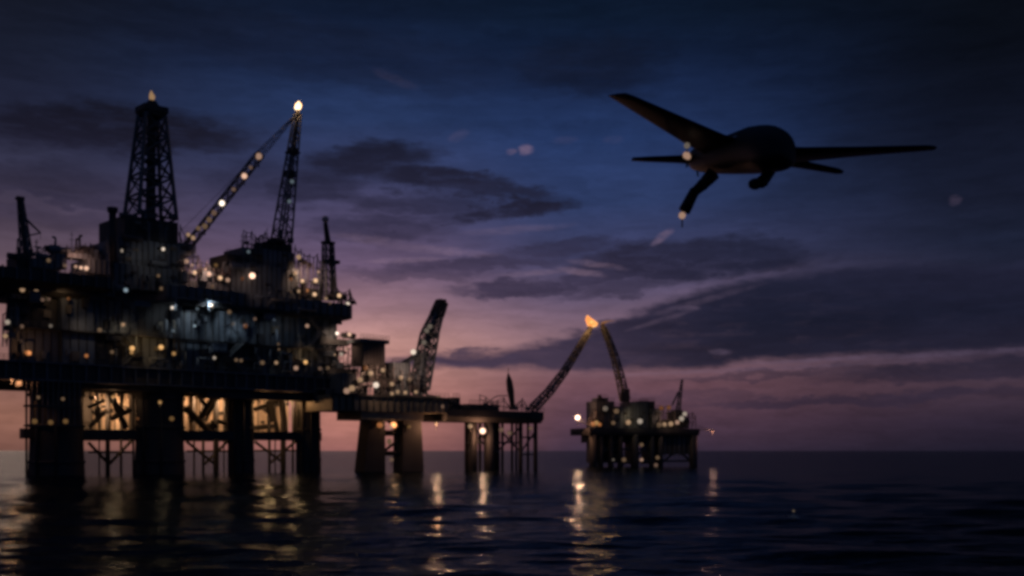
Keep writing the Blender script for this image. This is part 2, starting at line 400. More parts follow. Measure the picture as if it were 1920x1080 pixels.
for i in range(7):
    s = random.uniform(MF.s(310, 2), L-6); w = random.uniform(4, 11); z = ZU+random.uniform(.8, 4); m = MB(); r = random.uniform(.12, .35)
    a = MF.W(s, -2.9, z); b = MF.W(min(L, s+w), -2.9, z); m.path([a-UP*random.uniform(1, 4), a, b, b+UP*random.uniform(1, 3)], r, 7); m.build('pipe', random.choice((STEEL2, STEEL3)), root, True)
for i in range(9):
    s = random.uniform(1, L-4); m = MB(); z = random.choice((H+26.9, ZU)); hh = random.uniform(1.2, 3.2); w = random.uniform(1.5, 4)
    MF.sbox(m, s, s+w, -2.3, -1.62, z-hh, z-.35); m.mi = 1; MF.sbox(m, s+.2, s+w-.2, -2.36, -2.3, z-hh+.3, z-hh+.5); MF.sbox(m, s+.2, s+w-.2, -2.36, -2.3, z-.8, z-.6)
    m.build('hanging_locker', [random.choice((STEEL, STEEL2, BLACK)), BLACK], root)
for (px, py, w, col, ax, ay) in ((120, 546, 420, (1, .6, .3), 118, 580), (231, 606, 420, (1, .72, .45), 235, 640), (54, 655, 420, (1, .45, .2), 60, 640), (473, 514, 900, (1, .62, .48), 480, 545), (323, 572, 700, (.8, .9, 1), 325, 610),
                             (573, 672, 520, (1, .58, .28), 570, 645), (306, 462, 420, (1, .85, .7), 300, 492), (450, 600, 500, (.75, .88, 1), 455, 640), (520, 600, 420, (.8, .88, 1), 525, 640), (165, 600, 300, (1, .7, .5), 165, 640)):
    light('deck_light', MF.at(px, py, -4.2), w*.62, col, .2, 125, MF.at(ax, ay, 1))  # spots by the brighter lamps, plus a few added only to brighten the hull
# outboard catwalk on the left column
m = MB(); MF.pbox(m, 50, 150, 760, 764, -5.6, -3.6); MF.pbox(m, 50, 150, 797, 800, -5.6, -3.6); m.mi = 1
for px in range(50, 151, 10): m.tube(MF.at(px, 716, -5), MF.at(px, 800, -5), .12, n=4)
m.build('catwalk', [BLACK, STEEL], root)
# floodlights: (px, py, colour, strength, radius, depth)
LAMPS = [(228, 470, 'w', 1, .5, 4.2), (306, 467, 'w', 2, .6, 4.2), (297, 517, 'a', 0, .55, 2), (303, 541, 'a', 0, .6, 1), (314, 541, 'a', 0, .6, 1),
 (42, 543, 'a', 1, .65, -1), (68, 545, 'a', 1, .6, -1), (120, 543, 'g', 1, .65, -1), (160, 548, 'g', 1, .6, -1), (80, 562, 'p', 0, .5, -1), (92, 561, 'p', 0, .5, -1), (128, 560, 'o', 0, .5, -1),
 (236, 544, 'b', 1, .55, 1), (323, 577, 'w', 2, .6, -2.6), (14, 604, 'w', 1, .7, -1.4), (10, 630, 'a', 1, .7, -1.4), (41, 612, 'p', 0, .5, -1.4), (95, 611, 'w', 0, .55, -1.4), (187, 619, 'a', 0, .6, -1.4),
 (231, 609, 'a', 1, .6, -1.4), (54, 662, 'o', 2, .65, -2), (50, 661, 'o', 1, .6, -2), (162, 667, 'o', 1, .6, -3.3), (210, 660, 'a', 0, .5, -3.3), (248, 653, 'g', 2, .75, -3.3), (247, 661, 'g', 1, .6, -3.3), (302, 651, 'g', 2, .75, -3.3),
 (326, 663, 'g', 1, .65, -3.3), (396, 572, 'w', 3, .62, -2.8), (370, 579, 'b', 0, .6, -2.8), (365, 611, 'b', 1, .5, -2.2), (325, 620, 'b', 0, .5, -2.2), (430, 585, 'a', 0, .7, -2.8), (460, 611, 'o', 0, .7, -2.2),
 (437, 607, 'w', 0, .6, -2.2), (478, 598, 'p', 0, .5, -2.2), (576, 611, 'p', 1, .65, -2.2), (522, 645, 'a', 0, .45, -2.2), (523, 655, 'a', 0, .45, -2.2), (402, 671, 'w', 1, .6, -3.3), (443, 675, 'a', 0, .65, -3.3), (452, 676, 'a', 0, .65, -3.3),
 (492, 680, 'a', 0, .65, -3.3), (518, 680, 'a', 1, .55, -3.3), (555, 690, 'p', 1, .7, -3.3), (573, 679, 'g', 2, .8, -3.3), (600, 691, 'p', 0, .7, -3.3), (615, 690, 'a', 0, .7, -3.3), (632, 625, 'w', 3, .7, -1.6), (655, 627, 'p', 2, .6, -1.6),
 (640, 664, 'w', 1, .7, -1.6), (626, 665, 'a', 2, .6, -1.6), (650, 655, 'p', 1, .5, -1.6), (473, 517, 'p', 3, 1.15, 3), (466, 472, 'b', 0, .6, 6), (353, 440, 'a', 1, .7, 5), (350, 490, 'p', 1, .8, 2), (365, 511, 'a', 2, .75, 2), (360, 497, 'p', 1, .6, 2),
 (392, 514, 'p', 2, .7, 2), (413, 521, 'a', 2, .7, 2), (427, 525, 'p', 1, .7, 2), (385, 505, 'p', 1, .5, 2), (398, 537, 'a', 0, .6, 1), (560, 482, 'a', 1, .75, 3), (553, 513, 'a', 1, .75, 3), (567, 527, 'a', 2, .75, 3), (592, 526, 'a', 2, .7, 3),
 (575, 545, 'o', 1, .8, 3), (590, 552, 'a', 2, .8, 1.5), (597, 510, 'p', 1, .6, 3), (560, 546, 'a', 1, .6, 2), (612, 537, 'a', 0, .6, 2), (611, 560, 'a', 1, .6, 0), (636, 554, 'a', 2, .7, -1), (652, 570, 'w', 2, .75, -1.6),
 (65, 790, 'g', 0, .75, -5.8), (95, 792, 'g', 0, .75, -5.8), (123, 790, 'g', 0, .8, -5.8), (72, 745, 'a', 0, .6, -5.8), (118, 748, 'a', 0, .6, -5.8), (322, 785, 'g', 0, .75, -3), (142, 500, 'p', 1, .6, 1), (152, 502, 'p', 2, .6, 1), (162, 503, 'p', 2, .6, 1), (122, 498, 'p', 0, .6, 0),
 (655, 722, 'a', 1, .8, -1.7), (672, 724, 'p', 1, .8, -1.7), (684, 718, 'p', 1, .6, -1.7), (258, 785, 'o', 0, .5, -3)]
for (px, py, c, s, r, d) in LAMPS: floodlight(root, MF.at(px, py, d), c, s, r*random.uniform(.62, .9))
# lit lamps that throw light on the structure around them; the underdeck ones are added for water streaks
for i, px in enumerate((205, 385, 425, 505, 545)):
    floodlight(root, MF.at(px, 741, 20), 'g', 1, .3)
for px in (182, 236, 366, 418, 488, 540):
    light('well_bay_light', MF.at(px, 742, 17), 7000 if px < 300 else 5000, (1, .53, .26), .25, 140, MF.at(px+4, 790, 24))
for (px, py, d, w, col) in ((497, 754, 6, 900, (1, .5, .2)), (546, 756, 6, 640, (1, .5, .2)), (22, 716, 2, 800, (1, .42, .18)), (212, 750, 8, 200, (1, .55, .28)), (300, 760, -9, 60, (1, .6, .3))):
    floodlight(root, MF.at(px, py-6, d), 'g', 1, .4, 'added_underdeck_lamp'); light('underdeck_streak_light', MF.at(px, py, d-.3), w, col, .2)  # added lamps and lights, put in to cast warm reflections on the water
light('deck_light', MF.at(396, 566, -4.5), 1500, (.75, .88, 1), .3, 120, MF.at(385, 610, 2))
light('deck_light', MF.at(575, 500, 0), 2600, (1, .6, .4), .3, 140, MF.at(570, 540, 6))
light('deck_light', MF.at(390, 492, -1), 2600, (1, .55, .4), .3, 140, MF.at(380, 525, 5))
light('deck_light', MF.at(640, 620, -5), 1800, (1, .65, .45), .3, 130, MF.at(628, 680, 3))
light('deck_light', MF.at(150, 480, -1.5), 1200, (1, .5, .36), .3, 140, MF.at(150, 505, 4))
light('deck_light', MF.at(275, 630, -6), 700, (1, .6, .25), .3, 130, MF.at(270, 665, 0))

# derrick
p = MF.at(282, 411, 14)
t = thing('derrick', p, 'tall tapering lattice drilling derrick topped by a small flame on the largest platform', 'derrick')
def sq(c, w, d): return [c+MF.e3*(i*w/2)+MF.n3*(j*d/2) for i, j in ((-1, -1), (1, -1), (1, 1), (-1, 1))]
tp = MF.at(285, 218, 14)
tp.x, tp.y = p.x+.35, p.y
m = MB(); m.lattice(sq(p, 9.9, 8.5), sq(tp, 5.2, 4.6), 5, .55, .27); m.build('lattice_frame', STEEL, t)
m = MB(); m.loft([sq(p+UP*.2, 2.0, 1.8), sq(tp, 1.5, 1.4)])
for k in range(6):
    c = p.lerp(tp, k/6+.05); m.box(c, 2.8, 2.4, .5, MF.e3)
m.build('pipe_rack', BLACK, t)
m = MB(); c = tp+UP*.2
m.loft([sq(c, 5.5, 5), sq(c+UP*.5, 6.3, 5.6), sq(c+UP*1.9, 6.3, 5.6), sq(c+UP*2.0, 5.2, 4.8)])
m.loft([sq(c+UP*2.0, 3.2, 2.6), sq(c+UP*2.6, 2.6, 2.2), sq(c+UP*3.6, 1.6, 1.6)]); m.build('crown_block', BLACK, t)
def flame(parent, base, pts, mat, nu=14):
    """pts: (offset vector, radius) along the flame's spine"""
    m = MB(); rings = []
    for o, r in pts:
        c = base+o; rings.append([c+Vector((math.cos(a), math.sin(a), .25*math.sin(3*a+c.z)))*r*random.uniform(.82, 1.15) for a in [2*math.pi*k/nu for k in range(nu)]])
    m.loft(rings); return m.build('flame', mat, parent, True)
flame(t, tp+UP*3.9, [(Vector((0, 0, 0)), .35), (Vector((.1, 0, .5)), .75), (Vector((0, 0, 1.2)), .65), (Vector((-.1, 0, 1.9)), .35), (Vector((-.15, 0, 2.5)), .08)], glow('dim_flame', (1, .6, .3), .3))

# flare tower
p = MF.at(527, 456, 12); tp = MF.at(558, 214, 12)
t = thing('flare_tower', p, 'slender leaning lattice flare tower with a bright starry flame at its tip', 'flare tower')
m = MB(); m.lattice(sq(p, 4.4, 3.6), sq(tp, 1.5, 1.3), 11, .3, .13, True); m.build('lattice_frame', STEEL, t)
m = MB(); m.tube(p, tp+UP*.5, .32, .3, 8); m.build('riser_pipe', STEEL, t)
for py in (287, 330):
    k = (456-py)/(456-214); c = p.lerp(tp, k); m = MB(); m.box(c, 3.2, 2.8, .5, MF.e3); m.box(c+UP*.9, 2.3, 2.1, .9, MF.e3); m.build('landing', BLACK, t)
m = MB(); m.tube(tp-UP*.2, tp+UP*1.2, .75, .5, 10); m.build('burner_tip', BLACK, t)
flame(t, tp+UP*1.2, [(Vector((0, 0, 0)), .4), (Vector((.05, 0, .3)), .8), (Vector((.1, 0, .8)), .98), (Vector((.15, 0, 1.35)), .8), (Vector((.25, 0, 1.9)), .3), (Vector((.35, 0, 2.4)), .06)], FLAME_HOT)
for py in (343, 380): floodlight(t, p.lerp(tp, (456-py)/242)-MF.n3*1.6, 'b', 0, .55)
light('flare_light', tp+UP*3.0+Vector((0, -2, 0)), 1500, (1, .55, .25), .8)

# lit crane boom reaching up towards the flare tower
p = MF.at(340, 476, 7)
t = thing('pedestal_crane', p, 'crane whose long boom strung with lamps slants up to the flare tower', 'crane', 'deck cranes')
m = MB(); m.tube(MF.at(338, 520, 7), p, 1.2, 1.0, 12); m.build('pedestal', STEEL, t)
m = MB(); m.box(p+UP*1, 4, 3.4, 3.0, MF.e3); cab = m.build('cab', STEEL, t)
m = MB(); m.box(p+UP*1.3-MF.n3*1.75, 2.4, .1, 1.2, MF.e3); m.build('window', BLACK, cab)
b0, b1 = MF.at(346, 470, 6), MF.at(487, 290, 6); b2 = MF.at(549, 222, 9)
m = MB(); m.boom(b0, b1, 1.7, 1.9, 16, .2, .11); m.boom(b1, b2, 1.6, .5, 8, .09, .05); m.build('boom', FARST, t)
m = MB(); m.tube(p+UP*5.5+MF.n3*1, b2, .05, n=4); m.tube(p+UP*2, p+UP*5.5+MF.n3*1, .25, n=5); m.build('stay_cable', BLACK, t)
for (px, py, c, s, r) in ((485, 293, 'p', 1, .85), (458, 330, 'p', 2, .72), (416, 381, 'w', 3, .7), (401, 399, 'p', 0, .7), (392, 412, 'a', 0, .7), (438, 355, 'p', 0, .55), (470, 314, 'p', 0, .5), (372, 428, 'a', 0, .6), (384, 424, 'a', 0, .7), (362, 446, 'a', 1, .55)):
    floodlight(t, MF.at(px, py, 5), c, s, r)

# crane at the far left end
p = MF.at(50, 480, 4)
t = thing('pedestal_crane', p, 'leftmost crane, a dark upright boom with a short hanging jib above the helideck', 'crane', 'deck cranes')
m = MB(); m.tube(MF.at(50, 503, 4), p, 1.1, .9, 10); m.build('pedestal', BLACK, t)
m = MB(); tp = MF.at(38, 374, 4); m.boom(p, tp, 1.9, .9, 9, .24, .14); m.tube(p, tp, .5, .3, 6); m.build('boom', STEEL, t)
m = MB(); q = MF.at(76, 437, 4); k = p.lerp(tp, .72); m.tube(k, q, .3, .2); m.tube(p.lerp(tp, .35), q, .18); m.tube(q, q-UP*1.5, .05, n=4); m.build('jib', STEEL, t)
m = MB(); m.tube(tp, MF.at(28, 372, 4), .18); m.box(tp+UP*.2, 1.6, 1, .8, MF.e3); m.build('boom_head', BLACK, t)
# exhaust stack
p = MF.at(212, 500, 4); tp = MF.at(211, 398, 4)
t = thing('exhaust_stack', p, 'plain dark exhaust stack with a flared cap just left of the derrick', 'chimney')
m = MB(); m.tube(p, tp, .95, .85, 14); m.build('pipe', BLACK, t, True)
m = MB(); m.tube(tp, tp+UP*1.1, 1.2, 1.25, 14); m.build('cap', BLACK, t)
m = MB(); m.tube(p+MF.e3*1.4, tp+MF.e3*1.4-UP*2, .09, n=4); m.tube(p+MF.e3*1.9, tp+MF.e3*1.9-UP*2, .09, n=4)
for k in range(14): c = p.lerp(tp-UP*2, k/13); m.tube(c+MF.e3*1.4, c+MF.e3*1.9, .06, n=4)
m.build('ladder', STEEL, t)
# slim tower at the right end
p = MF.at(617, 562, 3)
t = thing('radio_mast', p, 'slim dark mast with a pale globe on top, right end of the largest platform', 'mast')
tp = MF.at(615, 455, 3); tp2 = MF.at(610, 418, 3)
m = MB(); m.lattice(sq(p, 3.4, 2.4), sq(tp, 2.4, 1.8), 8, .3, .13); m.tube(p+MF.e3*1.2, tp+MF.e3*.9, .65, .5, 8); m.build('lattice_frame', STEEL, t)
m = MB(); m.tube(tp, tp2, .85, .6, 10); m.box(tp, 3.2, 2.4, .5, MF.e3); m.build('pole', BLACK, t)
m = MB(); m.box(MF.at(621, 491, 3), 4.2, 2.4, .9, MF.e3); m.build('landing', BLACK, t)
m = MB(); m.ball(tp2+UP*1.0, .95); m.build('dome', paint('pale_radome', (.55, .5, .52), .5), t, True)

# ================================================================== MIDDLE PLATFORM
QF = Frame(pt(620, HY, 285), pt(1030, HY, 335))
root = thing('oil_platform', QF.W(25, 8, 0), 'low middle platform with a long slab deck on two thick tapered legs', 'oil platform', 'offshore platforms')
LQ = QF.len
zq1 = QF.z(700, 742, 0); zq0 = QF.z(700, 784, 0)
sA = QF.s(622, 0); sB = QF.s(842, 0)
m = MB(); QF.sbox(m, sA, sB, 0, 14, zq0+1.8, zq1); QF.sbox(m, QF.s(680, 0), QF.s(797, 0), .6, 13, zq0-.4, zq0+1.85); m.mi = 1
QF.sbox(m, sA-.1, sB+.1, -.5, 0, zq1-.3, zq1+.25)
for i in range(18): s = sA+i*(sB-sA)/18; QF.sbox(m, s, s+.3, -.35, 0, zq0+1.9, zq1-.3)
qdeck = m.build('deck', [STEEL3, BLACK], root)
z2 = QF.z(940, 770, 0); z20 = QF.z(940, 792, 0)
m = MB(); sC = QF.s(1026, 0); pl = [(QF.s(838, 0), 0), (sC-1.5, 0), (sC, 1.5), (sC, 11), (sC-1.5, 12.5), (QF.s(838, 0), 12.5)]
m.loft([[QF.W(QF.s(838, 0)+(s-QF.s(838, 0))*.98, d*.9+.6, z20) for s, d in pl], [QF.W(s, d, z20+1.4) for s, d in pl], [QF.W(s, d, z2) for s, d in pl]]); m.build('deck', BLACK, root)
m = MB(); QF.rail(m, sA, sB, 0.1, zq1+.25, 1.5); QF.rail(m, sB, sC-1, .2, z2, 1.5); m.build('railing', STEEL, qdeck)
m = MB(); s0 = QF.s(836, 0); q = [QF.at(px, py, 2) for px, py in ((800, 742), (836, 750), (866, 762), (880, 770))]
for dd in (0, 4, 8):
    m.path([v+QF.n3*dd for v in q], .55, 8)
m.build('pipe', BLACK, root, True)
for (xa, xb, xc, xd) in ((694, 722, 683, 723), (757, 790, 756, 795)):      # thick tapered legs: top left/right, foot left/right
    m = MB(); a, b = QF.at(xa, 782, 3), QF.at(xb, 782, 3); c, d = QF.at(xc, 884, 3), QF.at(xd, 884, 3)
    n = QF.n3*5
    lo = lambda p, z: Vector((p.x, p.y, z))
    m.loft([[lo(c, -8), lo(d, -8), lo(d, -8)+n, lo(c, -8)+n], [lo(c, 0), lo(d, 0), lo(d, 0)+n, lo(c, 0)+n], [lo(a, zq0), lo(b, zq0), lo(b, zq0)+n, lo(a, zq0)+n]])
    m.mi = 1; m.build('leg', [CONC, BLACK], root)
for (xa, ya, xb, yb, w) in ((718, 812, 762, 812, .8), (718, 850, 762, 850, .7), (720, 846, 760, 815, .4), (720, 786, 760, 808, .35)):
    m = MB(); m.tube(QF.at(xa, ya, 5.5), QF.at(xb, yb, 5.5), w, n=8); m.build('brace', BLACK, root)
for (px, w, d) in ((874, .5, 9), (886, .9, 3), (918, 1.4, 2), (932, .8, 8), (976, .65, 2), (1004, .65, 2), (990, .4, 9), (960, .4, 10), (900, .45, 10), (910, .5, 6), (880, .5, 7), (893, .35, 4), (926, .45, 9), (942, .4, 6), (968, .35, 8)):
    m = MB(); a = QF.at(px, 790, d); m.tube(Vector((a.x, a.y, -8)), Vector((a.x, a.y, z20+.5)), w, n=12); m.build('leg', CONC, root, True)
for (xa, ya, xb, yb) in ((874, 798, 920, 846), (920, 800, 876, 850), (975, 850, 1004, 808), (976, 852, 1004, 852), (976, 820, 1004, 820), (920, 830, 976, 830), (874, 830, 932, 830), (932, 800, 976, 848), (976, 800, 932, 848), (886, 798, 932, 848)):
    m = MB(); m.tube(QF.at(xa, ya, 5), QF.at(xb, yb, 5), .28, n=6); m.build('brace', STEEL, root)
for (x0, x1, y0, y1, d0, d1, mt) in ((681, 722, 642, 686, 3, 9, FARST), (676, 730, 636, 643, 2.6, 9.5, STEEL), (736, 770, 680, 742, 3, 9, STEEL), (640, 668, 700, 742, 2, 8, STEEL), (690, 712, 690, 716, 4, 8, FARST), (716, 736, 712, 742, 2, 6, FARST), (850, 862, 745, 768, 3, 7, BLACK), (880, 935, 758, 769, 2, 9, BLACK)):
    m = MB(); QF.pbox(m, x0, x1, y0, y1, d0, d1); m.mi = 1
    a, b = QF.s(x0, d0), QF.s(x1, d0); z0, z1 = QF.z((x0+x1)/2, y1, d0), QF.z((x0+x1)/2, y0, d0)
    for k in range(int((b-a)/1.1)+1): QF.sbox(m, a+k*1.1, a+k*1.1+.16, d0-.16, d0, z0, z1)
    QF.rail(m, a, b, d0, z1, 1.0); m.build('module', [mt, BLACK], root)
scaffold(QF, 664, 745, 741, 682, 690, 1.5, 11, root)
scaffold(QF, 738, 800, 741, 690, 712, 1.5, 8, root)
scaffold(QF, 684, 722, 700, 684, 684, 4, 4, root)
scaffold(QF, 900, 1000, 769, 750, 760, 4, 9, root, STEEL)
m = MB(); m.path([QF.at(905+46*k/8, 768-26*math.sin(math.pi/2*min(1, k/5.5)), 6) for k in range(9)], .16, 5); m.build('hose', STEEL, root)
for (px, py, c, s, r, d) in ((705, 722, 'w', 2, .8, .8), (735, 720, 'a', 1, .6, .8), (746, 735, 'a', 1, .6, .8), (775, 660, 'w', 2, .75, 2), (695, 700, 'a', 1, .7, .8), (686, 690, 'o', 0, .7, .8), (660, 728, 'a', 1, .8, 0), (650, 733, 'p', 1, .8, 0), (675, 712, 'a', 1, .7, .8), (718, 694, 'a', 1, .6, 1.5), (752, 708, 'a', 1, .6, 1), (768, 712, 'a', 0, .6, 1), (735, 738, 'a', 1, .5, 0), (760, 736, 'a', 1, .55, 0), (780, 735, 'a', 1, .5, 0),
        (818, 794, 'a', 0, .6, 1), (712, 797, 'o', 1, .75, 2), (738, 797, 'o', 3, .85, 2), (734, 800, 'p', 1, .6, 2), (905, 808, 'p', 3, .9, 1), (882, 799, 'a', 1, .65, 1), (767, 800, 'g', 0, .5, 2), (730, 828, 'a', 0, .7, 4), (734, 862, 'p', 0, .6, 4), (940, 806, 'p', 0, .7, 1), (955, 812, 'p', 0, .7, 1), (995, 803, 'p', 0, .6, 1), (822, 745, 'a', 0, .5, 1), (830, 762, 'p', 0, .5, 0)):
    floodlight(root, QF.at(px, py, d), c, s, r)
light('deck_light', QF.at(712, 690, -4), 3000, (1, .6, .4), .3, 140, QF.at(705, 725, 4))
light('deck_light', QF.at(770, 690, -4), 3000, (1, .62, .45), .3, 150, QF.at(778, 690, 5))
light('underdeck_streak_light', QF.at(738, 797, 1), 260, (1, .45, .2), .3)
light('underdeck_streak_light', QF.at(818, 800, 0), 1800, (1, .46, .24), .25)  # this light and its small lamp are added to streak the water below
light('underdeck_streak_light', QF.at(905, 808, -.4), 2000, (1, .46, .26), .3)

# its crane
p = QF.at(782, 741, 7)
t = thing('pedestal_crane', p, 'thick lattice crane boom leaning right with a black head, on the middle platform', 'crane', 'deck cranes')
b0, b1, b2 = QF.at(786, 728, 6), QF.at(806, 625, 6), QF.at(827, 570, 6)
m = MB(); m.boom(b0, b1, 4.0, 3.6, 5, .42, .26, False); m.boom(b1, b2, 3.4, 2.0, 4, .38, .24, False); m.tube(b1.lerp(b2, -.2), b2, .9, .7, 6); m.build('boom', STEEL, t)
m = MB(); m.boom(b1.lerp(b2, .62), b2+(b2-b1).normalized()*.6, 2.6, 2.4, 1, .4, .3); m.box(b2, 2.4, 2, 2.6, QF.e3); m.build('boom_head', BLACK, t)
m = MB()
for dd in (-1.2, 1.2):
    v = QF.n3*dd
    m.tube(QF.at(722, 704, 7)+v, QF.at(786, 662, 7)+v, .42, n=6); m.tube(QF.at(722, 704, 7)+v, QF.at(738, 740, 7)+v, .45, n=6); m.tube(QF.at(740, 690, 7)+v, QF.at(772, 740, 7)+v, .4, n=6); m.tube(QF.at(786, 662, 7)+v, QF.at(792, 740, 7)+v, .8, n=6)
m.build('gantry', STEEL, t)
m = MB(); m.tube(QF.at(782, 742, 7), QF.at(782, 715, 7), 1.4, 1.2, 12); m.box(QF.at(778, 712, 6), 5, 4, 3.0, QF.e3); m.build('cab', STEEL, t)
for (px, py) in ((800, 620), (806, 612), (795, 642)): floodlight(t, QF.at(px, py, 3), 'w', 0, .7)
# spindle mast
p = QF.at(962, 769, 5)
t = thing('mast', p, 'short dark spindle shaped mast standing on the low deck of the middle platform', 'mast')
m = MB(); tp = QF.at(953, 700, 5)
m.loft([[p.lerp(tp, k)+QF.e3*(math.cos(a)*r)+QF.n3*(math.sin(a)*r) for a in [2*math.pi*i/10 for i in range(10)]] for k, r in ((0, .7), (.2, .8), (.55, 1.1), (.8, .95), (.92, .5), (1, .2))]); m.build('pole', BLACK, t, True)
m = MB(); m.tube(tp, tp+UP*1.6, .1, n=5); m.tube(p+QF.e3*.9, tp+QF.e3*.9-UP*2, .1, n=4); m.build('aerial', BLACK, t)
# bridge from the large platform
t = thing('footbridge', QF.at(612, 770, 6), 'dark enclosed gangway bridging the largest platform and the middle platform', 'bridge')
a = MF.W(L-6, -2.6, H+14.5); b = QF.W(sA+.2, 6, zq1-2.3); b.z = a.z = H+14.5
m = MB(); m.boom(a, b, 3.4, 3.4, 8, .25, .15); m.build('truss', STEEL, t)
m = MB(); dr = (b-a); m.box((a+b)/2-UP*1.3, dr.length, 2.6, .4, dr); m.build('walkway', BLACK, t)

# ---- flare booms that meet near the orange flame
ftop = pt(1109, 612, 372)
def curved_boom(name, pts, w0, w1, label):
    t = thing(name, pts[0], label, 'flare boom', 'flare booms')
    m = MB(); n = len(pts)-1
    for i in range(n):
        wa, wb = w0+(w1-w0)*i/n, w0+(w1-w0)*(i+1)/n
        m.boom(pts[i], pts[i+1], wa, wb, 3, .34, .17)
    m.build('lattice_frame', STEEL, t)
    m = MB(); m.path(pts, .5, 8); m.build('flare_pipe', BLACK, t, True)
    return t
t = curved_boom('flare_boom', [pt(x, y, Y) for x, y, Y in ((1000, 766, 338), (1030, 734, 346), (1058, 697, 355), (1084, 655, 363), (1104, 622, 370))], 2.0, 1.2, 'flare boom rising right from the middle platform deck to the orange flame')
m = MB(); m.tube(pt(1104, 623, 370), pt(1107, 614, 371), .8, .9, 10); m.build('burner_tip', BLACK, t)
flame(t, ftop, [(Vector((-.4, 0, -.3)), .7), (Vector((.2, 0, .4)), 1.8), (Vector((.2, 0, 1.2)), 2.1), (Vector((-.5, 0, 2.1)), 1.5), (Vector((-1.1, 0, 2.9)), .8), (Vector((-1.4, 0, 3.8)), .12)], FLAME)
t2 = curved_boom('flare_boom', [pt(x, y, Y) for x, y, Y in ((1172, 750, 384), (1163, 709, 382), (1152, 668, 379), (1141, 637, 376), (1131, 614, 374))], 2.4, 1.2, 'flare boom curving up left from the farthest platform, leaning towards the orange flame')
m = MB(); m.box(pt(1172, 742, 383), 3.0, 3.0, 4.5); m.build('winch_house', BLACK, t2)
m = MB(); m.tube(pt(1131, 614, 374), pt(1129, 608, 374), .7, .8, 10); m.build('burner_tip', BLACK, t2)
flame(t2, pt(1129, 607, 374), [(Vector((0, 0, 0)), .4), (Vector((.5, 0, .4)), .75), (Vector((1.6, 0, .8)), .55), (Vector((3.2, 0, 1.0)), .3), (Vector((4.4, 0, 1.0)), .08)], glow('faint_flame', (1, .42, .16), .22))
light('flare_light', ftop+Vector((0, -5, 2)), 3000, (1, .45, .15), 1.5)

# ================================================================== FAR PLATFORM
RF = Frame(pt(1100, HY, 385), pt(1315, HY, 400))
root = thing('oil_platform', RF.W(20, 8, 0), 'smallest farthest platform, warmly lit deck on a dark jacket of close piles', 'oil platform', 'offshore platforms')
z0 = RF.z(1210, 816, 0); z1 = RF.z(1210, 803, 0)
s0, s1 = RF.s(1106, 0), RF.s(1312, 0)
m = MB(); pl = [(s0, 0), (s1, 0), (s1+1.5, 4), (s1+1.5, 16), (s0, 18)]
m.loft([[RF.W(s*.99+.2, d+.3, z0) for s, d in pl], [RF.W(s, d, z0+1) for s, d in pl], [RF.W(s, d, z1) for s, d in pl]]); rdeck = m.build('deck', BLACK, root)
for i, px in enumerate((1112, 1126, 1145, 1163, 1190, 1222, 1238, 1300)):
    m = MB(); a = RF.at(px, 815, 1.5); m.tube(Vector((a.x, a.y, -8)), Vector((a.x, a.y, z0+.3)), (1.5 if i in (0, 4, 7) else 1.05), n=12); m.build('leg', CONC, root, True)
m = MB(); RF.pbox(m, 1241, 1298, 814, 852, 2, 12); RF.pbox(m, 1110, 1236, 815, 830, 4, 14); RF.pbox(m, 1114, 1168, 830, 868, 5, 12); RF.pbox(m, 1186, 1198, 830, 870, 5, 12); RF.pbox(m, 1216, 1242, 830, 870, 6, 12); m.mi = 1
for px in range(1246, 1300, 9): RF.pbox(m, px, px+2, 816, 856, 1.7, 2.0)
m.build('jacket_housing', [BLACK, STEEL], root)
for (xa, ya, xb, yb) in ((1112, 820, 1163, 865), (1163, 820, 1112, 865), (1190, 820, 1222, 862), (1222, 820, 1190, 862), (1112, 842, 1240, 842), (1240, 820, 1300, 868), (1300, 820, 1240, 868), (1112, 866, 1300, 864)):
    m = MB(); m.tube(RF.at(xa, ya, 3), RF.at(xb, yb, 3), .45, n=6); m.build('brace', STEEL, root)
for (x0, x1, y0, y1, d0, d1, mt) in ((1118, 1152, 752, 803, 3, 12, STEEL), (1120, 1140, 746, 753, 4, 9, STEEL2), (1150, 1182, 762, 803, 2, 10, STEEL2), (1180, 1215, 754, 803, 4, 12, STEEL), (1200, 1228, 752, 803, 5, 13, BLACK), (1222, 1238, 766, 803, 3, 10, STEEL), (1236, 1262, 786, 803, 4, 10, FARST), (1262, 1278, 772, 803, 4, 9, BLACK), (1283, 1292, 782, 803, 2, 6, BLACK)):
    m = MB(); RF.pbox(m, x0, x1, y0, y1, d0, d1); m.mi = 1
    a, b = RF.s(x0, d0), RF.s(x1, d0); zz0, zz1 = RF.z((x0+x1)/2, y1, d0), RF.z((x0+x1)/2, y0, d0)
    for k in range(int((b-a)/1.3)+1): RF.sbox(m, a+k*1.3, a+k*1.3+.2, d0-.2, d0, zz0, zz1)
    for k in range(4):
        s = random.uniform(a, b-1); z = random.uniform(zz0+1, zz1-1); RF.sbox(m, s, s+random.uniform(.6, 1.4), d0-random.uniform(.4, .9), d0-.05, z, z+random.uniform(.6, 1.4))
    RF.rail(m, a, b, d0, zz1, 1.1); m.build('module', [mt, BLACK], root)
m = MB(); RF.rail(m, s0, s1, .2, z1, 1.6); m.build('railing', STEEL, rdeck)
scaffold(RF, 1236, 1305, 802, 770, 785, 2, 9, root)
scaffold(RF, 1106, 1130, 802, 780, 772, 1, 4, root)
